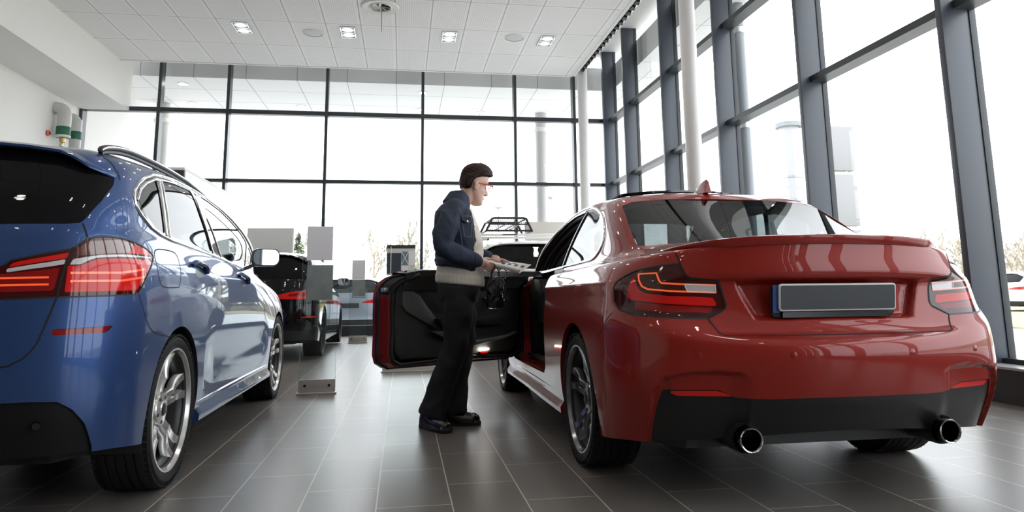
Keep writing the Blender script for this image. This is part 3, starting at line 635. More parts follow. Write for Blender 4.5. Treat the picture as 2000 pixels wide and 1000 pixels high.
TLp = smooth2([(-0.995, 0.846), (-0.988, 0.868), (-0.9636, 0.892), (-0.8923, 0.9234), (-0.788, 0.9393), (-0.7095, 0.9466)], 5)[:-1]+[(-0.7095, 0.9466), (-0.7025, 0.937), (-0.6832, 0.901), (-0.6713, 0.8879), (-0.6601, 0.8821), (-0.5641, 0.8742), (-0.5536, 0.8366), (-0.5369, 0.778), (-0.5424, 0.76), (-0.6022, 0.7251), (-0.687, 0.728), (-0.7613, 0.7302), (-0.8712, 0.7417), (-0.9422, 0.761), (-0.9784, 0.795)]
AMB = [(-0.8751, 0.9073), (-0.7944, 0.909), (-0.7741, 0.8748), (-0.7649, 0.8672), (-0.6875, 0.8612), (-0.6767, 0.8319), (-0.7394, 0.8354), (-0.8165, 0.8438), (-0.8405, 0.8553), (-0.8612, 0.8821)]
CLR = [(-0.6876, 0.8604), (-0.5776, 0.8553), (-0.5753, 0.8277), (-0.6767, 0.8319)]
RED_ = [(-0.905, 0.8561), (-0.8980, 0.8904), (-0.8795, 0.8882), (-0.8655, 0.8594), (-0.8486, 0.8385), (-0.8263, 0.8282), (-0.7385, 0.8152), (-0.6277, 0.8101), (-0.5878, 0.8059), (-0.5733, 0.7821), (-0.5808, 0.7731), (-0.7371, 0.7841), (-0.8802, 0.7993), (-0.9072, 0.8106)]
LOW = [(-0.8668, 0.7937), (-0.7368, 0.7787), (-0.5842, 0.7685), (-0.597, 0.7482), (-0.7348, 0.7533), (-0.8629, 0.7621)]
LN1 = [(-0.8751, 0.9073), (-0.7944, 0.909), (-0.7741, 0.8748), (-0.7649, 0.8672), (-0.6875, 0.8612), (-0.574, 0.856)]
LN2 = [(-0.8751, 0.9073), (-0.8612, 0.8821), (-0.8405, 0.8553), (-0.8165, 0.8438), (-0.7394, 0.8354), (-0.6767, 0.8316), (-0.5753, 0.8266)]
INS = [(-0.8439, 0.15), (-0.8439, 0.2498), (-0.7979, 0.3582), (-0.7552, 0.4518), (-0.7348, 0.4548), (-0.5754, 0.4551), (-0.547, 0.4415), (-0.5161, 0.4259), (-0.3884, 0.4216), (-0.1749, 0.4245), (0.5, 0.4245), (0.5, 0.15)]
RFL = [(-0.7366, 0.4496), (-0.5764, 0.4506), (-0.54, 0.4376), (-0.5236, 0.4292), (-0.6148, 0.4305), (-0.7116, 0.4314), (-0.7261, 0.4403)]
BUMP = [(-1.07, 0.10), (-1.07, 0.668), (-1.0349, 0.6968), (-0.9692, 0.7566), (-0.8712, 0.7418), (-0.7615, 0.7309), (-0.6046, 0.7255), (-0.5503, 0.6657), (-0.5095, 0.6579), (-0.2603, 0.6575), (0.5, 0.6575), (0.5, 0.1)]
TRK = [(-0.6, 1.30), (-0.630, 1.03), (-0.622, 0.977), (-0.614, 0.938), (-0.602, 0.896), (-0.582, 0.884), (-0.48, 0.875), (-0.465, 0.835), (-0.455, 0.778), (-0.46, 0.762), (-0.536, 0.725), (-0.506, 0.666), (-0.485, 0.660), (0.5, 0.6585), (0.5, 1.3)]
RGL = [(0.5, 1.352), (-0.30, 1.338), (-0.50, 1.318), (-0.568, 1.292), (-0.603, 1.17), (-0.625, 1.052), (-0.60, 1.046), (-0.3, 1.064), (0.5, 1.072)]
DLO = [(0.995, .988), (1.5, .974), (2.04, .975), (2.10, .985), (1.80, 1.155), (1.52, 1.27), (1.3, 1.325), (1.05, 1.349), (0.786, 1.352), (0.618, 1.336), (0.461, 1.296), (0.301, 1.243), (0.20, 1.175), (0.155, 1.104), (0.180, 1.046), (0.258, 1.012)]
QWN = [(0.945, 0.999), (0.714, 1.317), (0.599, 1.311), (0.463, 1.28), (0.33, 1.232), (0.235, 1.172), (0.198, 1.112), (0.212, 1.058), (0.272, 1.022)]
DWN = [(0.965, 1.0), (1.5, .988), (2.03, .990), (1.78, 1.140), (1.50, 1.255), (1.28, 1.308), (1.05, 1.33), (0.745, 1.330)]
DOOR = [(.93, 1.06), (.905, .985), (.84, .945), (.80, .90), (.785, .81), (.79, .73), (.797, .588), (.79, .43), (.805, .375), (.86, .342), (1.2, .335), (1.98, .330), (2.10, .37), (2.14, .46), (2.15, .62), (2.13, .8), (2.10, .90), (2.06, .985), (1.9, 1.06)]
WS = [(-.60, 1.0), (-.585, 1.10), (-.52, 1.24), (-.44, 1.345), (-.25, 1.365), (.5, 1.372), (.5, .975), (-.3, .985)]
isrear = lambda V, N: V[:, 1] < -.15
lowrear = lambda V, N: V[:, 1] < .25
upper = lambda V, N: (V[:, 1] < .55) & (V[:, 2] > .99) & (N[:, 1] < .1)
for s in BOTH:
    for yw in (0.0, 2.69):
        s.cut('void', None, None, f=lambda V, yw=yw: np.where(np.abs(V[:, 0]) > .5, np.hypot(V[:, 1]-yw, V[:, 2]-.328)-.352, 0.5))
    s.cut('tail_light', 'cyl', TLp, isrear, ['body'])
    for nm, pl in (('tl_amber', AMB), ('tl_clear', CLR), ('tl_red', RED_), ('tl_low', LOW)): s.cut(nm, 'cyl', pl, isrear, ['tail_light'])
    s.cut('rear_window', 'rear', RGL, upper, ['body'])
    s.cut('trunk_lid', 'rear', TRK, lambda V, N: (V[:, 1] < -.6), ['body'])
    s.cut('trunk_lid', 'top', [(-.60, -.74), (-.615, -.55), (-.625, -.34), (-.60, -.30), (-.3, -.37), (.5, -.41), (.5, -.9), (-.5, -.84)], lambda V, N: (V[:, 2] > .985) & (V[:, 1] < -.2), ['body'])
    s.cut('rear_bumper', 'cyl', BUMP, lambda V, N: V[:, 1] < -.06, ['body'])
    s.cut('diffuser', 'cyl', INS, lowrear, ['rear_bumper', 'body'])
    s.cut('reflector', 'cyl', RFL, lowrear, ['rear_bumper', 'diffuser'])
    s.cut('dlo', 'side', DLO, lambda V, N: (np.abs(V[:, 0]) > .40) & (V[:, 2] > .9), ['body'])
    s.cut('quarter_window', 'side', QWN, isside, ['dlo'])
    s.cut('door_window', 'side', DWN, isside, ['dlo'])
    s.cut('windscreen', 'rear', WS, lambda V, N: (V[:, 1] > 1.35) & (V[:, 2] > .95) & (N[:, 1] > .2), ['body'])
    s.cut('door', 'side', DOOR, lambda V, N: (np.abs(V[:, 0]) > .6), ['body'])
P_ = M['redpaint']
skin_part(BOTH, ['body'], 'body', [P_, P_], car, 0.022)
skin_part(BOTH, ['body', 'trunk_lid'], 'inner_lining', [M['interior']], car, 0, inset=0.035)
skin_part(BOTH, ['trunk_lid'], 'trunk_lid', [P_, P_], car, 0.02)
skin_part(BOTH, ['rear_bumper'], 'rear_bumper', [P_, P_], car, 0.02)
skin_part(BOTH, ['diffuser'], 'rear_diffuser', [M['diffuser'], M['black']], car, 0.02, inset=0.004)
skin_part(BOTH, ['rear_window'], 'rear_window', [M['tint'], M['black']], car, 0.012, inset=0.004, refit=True)
skin_part(BOTH, ['windscreen'], 'windscreen', [M['clearcar'], M['black']], car, 0.01, inset=0.003)
for s, sd in ((LH, 'left'), (RH, 'right')):
    tl = skin_part([s], ['tail_light'], 'tail_light', [M['lens_dark'], M['black']], car, 0.02, inset=0.002)
    for nm, on, mm in (('tl_amber', 'indicator_lens', 'lens_amber'), ('tl_clear', 'reversing_lens', 'lens_clear'), ('tl_red', 'brake_lens', 'lens_red'), ('tl_low', 'lower_lens', 'lens_mid')): skin_part([s], [nm], on, [M[mm]], tl, inset=0.002)
    sf = Surf(G, 'cyl', isrear); b = MB()
    for pl in (LN1, LN2): ribbon(b, sf, pl, 0.007, -0.001, side=s.side)
    b.build('light_guide', M['lens_line'], tl, angle=None)
    b = MB(); ribbon(b, sf, CLR, 0.004, -0.0005, side=s.side, closed=True); b.build('lens_edge', M['whitetrim'], tl, angle=None)
    b = MB(); ribbon(b, sf, TLp, 0.007, 0.0005, side=s.side, closed=True); b.build('lamp_gasket', M['black'], tl, angle=None)
    skin_part([s], ['reflector'], 'reflector', [M['lens_red'], M['black']], car, 0.01, inset=0.001)
    qw = skin_part([s], ['quarter_window'], 'quarter_window', [M['tint'], M['black']], car, 0.01, inset=0.004)
    ss = Surf(G, 'side', lambda V, N: (np.abs(V[:, 0]) > .4) & (V[:, 2] > .8))
    trim = skin_part([s], ['dlo'], 'window_surround', [M['blackgloss'], M['black']], car, 0.01, inset=0.001)
    b = MB(); pl = [(2.02, .99), (1.80, 1.158), (1.52, 1.273), (1.3, 1.328), (1.05, 1.352), (0.786, 1.355), (0.618, 1.339), (0.461, 1.299), (0.301, 1.245), (0.195, 1.175), (0.15, 1.104), (0.176, 1.046), (0.26, 1.010), (0.50, 1.0), (.92, .992)]
    ribbon(b, ss, smooth2(pl, 5), 0.016, 0.001, side=s.side, height=0.006); b.build('window_chrome', M['chrome'], trim, angle=None)
    b = MB(); ribbon(b, ss, [(.955, .995), (.725, 1.325)], 0.012, 0.001, side=s.side, height=0.004); b.build('pillar_strip', M['chrome'], trim, angle=None)
# right door stays shut
skin_part([RH], ['door'], 'door', [P_, P_], car, 0.02)
skin_part([RH], ['door_window'], 'door_window', [M['clearcar'], M['black']], car, 0.008, inset=0.004)
# panel joints
sf = Surf(G, 'cyl', isrear); rf = Surf(G, 'rear', lambda V, N: V[:, 1] < -.6); tp = Surf(G, 'top', lambda V, N: (V[:, 2] > .98) & (V[:, 1] < -.1) & (V[:, 2] < 1.1))
b = MB()
for sd in (-1, 1):
    ribbon(b, rf, [(-0.630, 1.012), (-0.622, 0.977), (-0.614, 0.938), (-0.602, 0.896), (-0.582, 0.884), (-0.48, 0.875), (-0.465, 0.835), (-0.455, 0.778), (-0.46, 0.762), (-0.536, 0.725), (-0.506, 0.666), (-0.485, 0.660), (-.2, .6585), (0, .6585)], 0.007, 0.0006, side=sd)
    ribbon(b, tp, [(-.605, -.73), (-.615, -.55), (-.628, -.32)], 0.006, 0.0006, side=sd)
    ribbon(b, sf, [(-1.11, 0.635), (-1.0349, 0.6968), (-0.985, 0.745)], 0.005, 0.0006, side=sd)
b.build('panel_joint', M['gap'], car, angle=None)
# boot lip spoiler
secs = []
for t in np.linspace(-1, 1, 41):
    x = .640*t; a = abs(t); p, n = rf.at(-abs(x), 1.006-0.0*a+.018*(1-a*a)); hh = .030*(1-a**6)+.004
    y = p[1]-0.006; z = p[2]
    secs.append([(x, y+.10, z+.004+.016*(1-a**4)), (x, y+.045, z+hh*.8), (x, y+.008, z+hh), (x, y-.012, z+hh-.004), (x, y-.014, z+hh-.012), (x, y-.002, z-.006), (x, y+.03, z-.012), (x, y+.09, z-.004)])
MB().loft(secs).build('lip_spoiler', P_, car, angle=50)
# number plate with holder
pl = MB(); T = Matrix.Translation((0, -.868, .805)) @ Matrix.Rotation(math.radians(7), 4, 'X')
MB().prism([(x-.010, z-.016) for x, z in rrect(.540, .128, .018)], .004, .020, 'y', T=T).build('plate_holder', M['black'], car, bevel=.003)
np_ = MB().prism(rrect(.512, .108, .012), -.012, .0, 'y', T=T).build('number_plate', M['whitetrim'], car, bevel=.002)
MB().prism(rrect(.500, .096, .008), -.0135, -.011, 'y', T=T).build('plate_blank', M['plate'], np_)
MB().prism([(x-.262, z-.006) for x, z in rrect(.030, .110, .006)], -.001, .006, 'y', T=T).build('plate_band', M['plateblue'], np_)
MB().prism([(x-.01, z-.069) for x, z in rrect(.46, .022, .004)], -.008, .01, 'y', T=T).build('plate_bracket', M['gunmetal'], np_)
# exhausts
for sx in (-1, 1):
    cx, cz = sx*.422, .272
    ex = MB().lathe([(.036, -.76), (.044, -.78), (.046, -.895), (.043, -.905), (.039, -.900), (.039, -.78)], 40, 'y', c=(cx, 0, cz)).build('exhaust_tip', M['gunmetal'], car)
    MB().lathe([(.0445, -.900), (.047, -.903), (.0445, -.9075), (.041, -.905), (.0445, -.900)], 40, 'y', c=(cx, 0, cz)).build('tip_rim', M['chrome'], ex)
    MB().lathe([(0, -.80), (.039, -.80)], 32, 'y', c=(cx, 0, cz)).build('tip_bore', M['gap'], ex)
    MB().lathe([(.058, -.70), (.060, -.845), (.056, -.862), (.046, -.852)], 32, 'y', c=(cx, 0, cz)).build('exhaust_surround', M['black'], car)
for x in (-.66, -.25, .25, .66):
    p, n = sf.at(-abs(math.atan2(x, .74)*.85) if abs(x) > .5 else -math.atan2(abs(x), .747)*.85, .588); p = p*np.array([-np.sign(x), 1, 1])*np.array([-1, 1, 1]) if False else np.array([abs(p[0])*np.sign(x), p[1], p[2]]); n = np.array([abs(n[0])*np.sign(x), n[1], n[2]])
    T = Matrix.Translation(p) @ Vector(n).to_track_quat('Z', 'Y').to_matrix().to_4x4()
    MB().lathe([(0, .002), (.0085, .002), (.010, .0015), (.0125, .001), (.013, -.003)], 20, T=T).build('parking_sensor', P_, car)
# roof aerial, sunroof
fin = []
for t in np.linspace(0, 1, 12):
    y = .53-.26*t; h = .076*math.sin(PI*.5*min(1, t*1.06))**1.25*(1 if t < .93 else 1-(t-.93)*3.0)+.004; w = .020*(1-.25*t)*(1 if t > .06 else .5); z0 = 1.392
    fin.append([(w*1.2, y, z0), (w*.7, y+.0, z0+h*.45), (w*.25, y-.004, z0+h*.93), (0, y-.004, z0+h), (-w*.25, y-.004, z0+h*.93), (-w*.7, y, z0+h*.45), (-w*1.2, y, z0)])
MB().loft(fin).build('roof_aerial', P_, car, angle=60)
b = MB(); b.loft([[(x*w, .62+.44*t, 1.425+.020*(1-t)-.030*(x*w/.42)**2+dz) for x, dz in ((-1, 0), (-.5, 0), (0, 0), (.5, 0), (1, 0), (1, .012), (.5, .012), (0, .012), (-.5, .012), (-1, .012))] for t, w in ((0, .40), (.05, .42), (.5, .42), (.95, .42), (1, .40))])
b.build('sunroof_panel', M['blackgloss'], car, angle=50)
# wheels
for sx in (-1, 1):
    for yy, zz in ((0, .315), (2.69, .315)):
        make_wheel('wheel', .318, .235, .250, 'double', M['rimdark'], car, (sx*.758, yy, zz), sx)
        wheel_well(sx, yy, .328, .352, sx*.60, sx*.862, car)
# underbody, cabin
b = MB(); b.prism([(-.60, -.70), (.60, -.70), (.78, -.42), (.60, -.38), (.60, .40), (.80, .45), (.80, 2.25), (.60, 2.3), (.60, 3.1), (.5, 3.3), (-.5, 3.3), (-.60, 3.1), (-.60, 2.3), (-.80, 2.25), (-.80, .45), (-.60, .40), (-.60, -.38), (-.78, -.42)], .21, .30, 'z')
b.build('underbody', M['black'], car)
MB().box((-.64, -.30, .3), (.64, .42, .78)).build('boot_wall', M['interior'], car, bevel=.03); MB().box((-.72, 2.05, .3), (.72, 2.5, .93)).build('bulkhead', M['interior'], car, bevel=.03)
b = MB(); b.prism([(1.72, .60), (1.72, .84), (1.86, .93), (2.3, .95), (2.3, .60)], -.70, .70, 'x'); b.build('dashboard', M['interior'], car, bevel=.02)
def seat(x, y, parent, m):
    b = MB(); b.loft([[(x+w*sx*.5*k, y+yy, z+zz) for sx, zz in ((-1, -.02), (-1, .05), (-.7, .075), (0, .06), (.7, .075), (1, .05), (1, -.02))] for yy, w, z, k in ((0, .44, .48, 1), (.1, .5, .48, 1), (.35, .5, .51, 1), (.5, .46, .53, 1), (.54, .40, .51, 1))])
    b.loft([[(x+sx*w*.5, y+yy+dy, z) for sx, dy in ((-1, .02), (-1, .10), (-.7, .13), (0, .10), (.7, .13), (1, .10), (1, .02), (0, -.02))] for yy, w, z in ((0.0, .46, .50), (-.04, .52, .62), (-.10, .54, .82), (-.15, .50, .98), (-.18, .36, 1.06))])
    b.loft([[(x+sx*w*.5, y-.20+dy, z) for sx, dy in ((-1, 0), (-1, .06), (0, .09), (1, .06), (1, 0), (0, -.03))] for w, z in ((.20, 1.07), (.27, 1.10), (.27, 1.19), (.22, 1.225))])
    return b.build('seat', m, parent, angle=50)
for sx in (-1, 1): seat(sx*.36, 1.12, car, M['interior'])
b = MB(); b.loft([[(x, .42+dy, z) for x in (-.60, -.3, 0, .3, .60)]+[(x, .52+dy, z) for x in (.60, .3, 0, -.3, -.60)] for z, dy in ((.50, .05), (.75, 0), (.96, -.07), (1.0, -.06))]); b.build('rear_bench', M['interior'], car, angle=50)
tor = [(.36+.18*math.cos(a), 1.72-.05*math.sin(a), .86+.17*math.sin(a)) for a in np.linspace(0, 2*PI, 33)[:-1]]
MB().tube([(-p[0], p[1], p[2]) for p in tor], .016, 8, closed=True).build('steering_wheel', M['interior'], car)
# sill of the open side, jambs and seal round the opening
ss = Surf(G, 'side', lambda V, N: (np.abs(V[:, 0]) > .4))
def jamb(name, pl, d0, d1, m, zdrop=0.0):
    b = MB(); rows = []
    for u, v in densify(pl, .03):
        p, n = ss.at(u, v); rows.append([(p[0]+.002, p[1], p[2]), (p[0]+d0, p[1]+0.0, p[2]), (p[0]+d1, p[1], p[2]-zdrop)])
    b.grid(rows); return b.build(name, m, car)
jamb('pillar_jamb', [(.905, .985), (.84, .945), (.80, .90), (.785, .81), (.79, .73), (.797, .588), (.79, .43), (.805, .375), (.86, .342)], .05, .16, P_)
jamb('sill_jamb', [(.86, .342), (1.2, .335), (1.98, .330)], .10, .22, P_, .02)
jamb('hinge_jamb', [(1.98, .330), (2.10, .37), (2.14, .46), (2.15, .62), (2.13, .8), (2.10, .90), (2.06, .985)], .05, .2, P_)
b = MB()
for k, (off, w) in enumerate(((.012, .030), (.05, .05), (.10, .07))):
    pts = []
    for u, v in densify(smooth2([(2.10, .96), (1.80, 1.145), (1.52, 1.258), (1.3, 1.312), (1.05, 1.334), (0.80, 1.335), (.735, 1.32)], 5), .04):
        p, n = ss.at(u, v); pts.append((p[0]+off+.01, p[1], p[2]-.012-off*.35))
    b.tube(pts, w*.5, 10, flat=.8)
b.build('door_seal', M['seal'], car)
b = MB()
pts = []
for u, v in densify([(.93, .985), (.83, .93), (.80, .81), (.805, .588), (.80, .43), (.87, .36), (1.98, .35)], .05):
    p, n = ss.at(u, v); pts.append((p[0]+.12, p[1]+.005, p[2]+.01))
b.tube(pts, .018, 8); b.build('aperture_seal', M['seal'], car)
b = MB(); b.box((-.66, .62, .3), (-.60, .86, 1.0)); b.box((-.70, .60, .28), (-.66, 2.1, .36)); b.build('side_trim', M['interior'], car, bevel=.015)
# sculpted skirt under the door
for sx in (-1, 1):
    secs = []
    for y in np.linspace(.36, 2.33, 24):
        t = (y-.36)/1.97; bul = .5+.5*math.cos(2*PI*(t-.12)*1.0)*.5
        secs.append([(sx*.80, y, .19), (sx*(.845), y, .172), (sx*(.868+.014*bul), y, .185), (sx*(.874+.010*bul), y, .215), (sx*(.858), y, .25), (sx*(.866), y, .285), (sx*.845, y, .30), (sx*.80, y, .29)])
    MB().loft(secs).build('side_skirt', P_, car, angle=50)
# ---- open left door: hinged at the front edge
HX, HY = -.845, 2.10
door = bpy.data.objects.new('door', None); COL.objects.link(door); door.parent = car; door.location = (HX, HY, 0)
door['label'] = 'open left door with black inner trim'
door.rotation_euler = (0, 0, -math.radians(55))
def dpt(p): return (p[0]-HX, p[1]-HY, p[2])
LH.V = LH.V-np.array([HX, HY, 0])
sk = skin_part([LH], ['door'], 'door_skin', [P_, P_], door, 0.035)
sk2 = skin_part([LH], ['door'], 'door_shell', [M['black'], P_], door, 0.0, inset=0.035)
LH.V = LH.V+np.array([HX, HY, 0])
# shut faces: sweep along the door edge inwards (towards +x, the cabin side)
edge = [(.905, .985), (.84, .945), (.80, .90), (.785, .81), (.79, .73), (.797, .588), (.79, .43), (.805, .375), (.86, .342), (1.2, .335), (1.98, .330), (2.10, .37), (2.12, .5), (2.10, .7), (2.06, .9)]
b = MB(); rows = []
for u, v in densify(edge, .025):
    p, n = ss.at(u, v); cu, cv = 1.45-u, .66-v; L_ = math.hypot(cu, cv); cu, cv = cu/L_, cv/L_
    q = [dpt((p[0]+.03, u+cu*.004, v+cv*.004)), dpt((p[0]+.055, u+cu*.010, v+cv*.010)), dpt((p[0]+.075, u+cu*.012, v+cv*.012)), dpt((p[0]+.135, u+cu*.030, v+cv*.030)), dpt((p[0]+.150, u+cu*.055, v+cv*.055))]
    rows.append(q)
b.grid(rows[10:]); b.build('shut_face', P_, door)
MB().grid(rows[:11]).build('shut_face_cover', M['seal'], door)
b = MB(); rows2 = []
for u in np.linspace(.86, 2.07, 26):
    p, n = ss.at(u, .955); p2 = dpt((p[0], u, .956+.022*min(1, (u-.86)/.12))); rows2.append([(p2[0]+.012, p2[1], p2[2]-.02), (p2[0]+.014, p2[1], p2[2]+.016), (p2[0]+.05, p2[1], p2[2]+.020), (p2[0]+.165, p2[1], p2[2]+.010), (p2[0]+.185, p2[1], p2[2]-.03)])
b.grid(rows2); b.build('belt_cap', M['seal'], door)
b = MB(); b.tube([rows[i][1] for i in range(len(rows))], .011, 8); b.tube([rows[i][4] for i in range(len(rows))], .014, 8); b.build('door_seal', M['seal'], door)
# inner trim panel; xi = distance of the trim face from the car centre side
def TX(y, z): return HX*0+ss.at(y, min(z, .93))[0][0]-HX+.155
ring = [(.905, .965), (.86, .93), (.855, .85), (.85, .72), (.855, .56), (.86, .45), (.90, .40), (1.2, .385), (1.90, .39), (2.0, .45), (2.02, .65), (2.0, .85), (1.97, .965)]
ring = densify(ring, .03, True); b = MB(); c0 = (1.45, .68); lay = []
for f_, dx in ((1.0, -.02), (.985, .004), (.95, .014), (.80, .016), (.55, .018), (.3, .02), (.05, .02)):
    lay.append([(TX(c0[0]+(u-c0[0])*f_, c0[1]+(v-c0[1])*f_)+dx, c0[0]+(u-c0[0])*f_-HY, c0[1]+(v-c0[1])*f_) for u, v in ring])
b.grid(lay, closeu=True); b.build('inner_trim', add_noise(mat('door_trim_black', (0.034, 0.034, 0.033), 0.62), 300, 0, 0.3), door)
def dpanel(name, poly, dx0, dx1, m, bevel=.006):
    b = MB(); T = None
    vs0 = [(TX(u, v)+dx0, u-HY, v) for u, v in poly]; vs1 = [(TX(u, v)+dx1, u-HY, v) for u, v in poly]; n = len(poly)
    b.add(vs0+vs1, [tuple(range(n)), tuple(range(n, 2*n))]+[(i, (i+1) % n, n+(i+1) % n, n+i) for i in range(n)]); return b.build(name, m, door, bevel=bevel)
M['greytrim'] = mat('grey_door_trim', (0.15, 0.152, 0.148), 0.42); M['padtrim'] = mat('dark_grey_pad', (0.085, 0.085, 0.082), 0.6)
dpanel('top_pad', [(.90, .972), (.88, .93), (.90, .86), (1.05, .85), (1.95, .86), (1.98, .96), (1.5, .975)], .0, .035, M['padtrim'], .012)
dpanel('accent_strip', [(.90, .850), (.99, .848), (1.04, .82), (1.22, .62), (1.45, .615), (1.46, .59), (1.20, .585), (.93, .72), (.90, .76)], .01, .03, M['greytrim'])
dpanel('armrest', [(1.16, .66), (1.75, .68), (1.82, .64), (1.75, .60), (1.20, .605)], .0, .085, M['interior'], .015)
dpanel('inset_pad', [(1.0, .84), (1.7, .85), (1.72, .70), (1.2, .69), (1.05, .79)], .012, .022, add_noise(mat('woven_inset', (0.014, 0.014, 0.014), 0.5), 120, 0.5, 0.5), .004)
dpanel('pocket_strip', [(1.14, .575), (1.25, .575), (1.46, .49), (1.85, .52), (1.95, .545), (1.95, .525), (1.80, .49), (1.45, .455), (1.22, .54)], .015, .05, M['greytrim'])
dpanel('door_pull', [(1.62, .80), (1.80, .81), (1.82, .77), (1.64, .765)], .02, .04, M['satin'], .006)
lp = dpanel('courtesy_lamp', [(1.585, .432), (1.675, .432), (1.675, .420), (1.585, .420)], .018, .03, M['lamp'], .001)
dpanel('door_reflector', [(1.58, .412), (1.68, .412), (1.66, .390), (1.60, .390)], .012, .024, M['lens_red'], .003)
MB().cbox((TX(.80, .86)-.05, .815-HY, .86), (.045, .05, .03)).build('door_latch', M['satin'], door, bevel=.006)
MB().tube([(TX(1.0, .96)-.02, 1.0-HY, .975), (TX(1.0, .96)-.02, 1.0-HY, 1.0)], .006, 8).build('lock_pin', M['black'], door)
# door glass edge showing above the belt seal, mirror on the outside
def door_mirror(parent, x, y, z, sx, pm, turn=0.0):
    b = MB(); T = Matrix.Translation((x, y, z)) @ Matrix.Rotation(turn, 4, 'Z')
    secs = []
    for t, w, h in ((-.02, .80, .80), (0, .96, .96), (.03, 1, 1), (.07, .92, .9), (.10, .62, .6), (.115, .2, .2)):
        secs.append([tuple(T @ Vector((px*w, t, pz*h+.0))) for px, pz in rrect(.185, .125, .045, 6)])
    b.loft(secs); m = b.build('door_mirror', pm, parent, angle=60)
    MB().prism(rrect(.165, .105, .038, 6), -.022, -.019, 'y', T=T).build('mirror_glass', M['mirrorglass'], m)
    MB().prism(rrect(.178, .118, .042, 6), -.021, -.004, 'y', T=T).build('mirror_bezel', M['black'], m)
    MB().loft([[tuple(T @ Vector((-sx*(.07+k*.07), .03+dy, -.05-k*.03+dz))) for dy, dz in ((-.03, -.012), (.03, -.012), (.03, .012), (-.03, .012))] for k in (0, .5, 1, 1.3)]).build('mirror_stalk', M['black'], m)
    return m
door_mirror(door, -.13, 1.86-HY, 1.005, -1, P_)
door_mirror(car, .95, 1.86, 1.005, 1, P_)
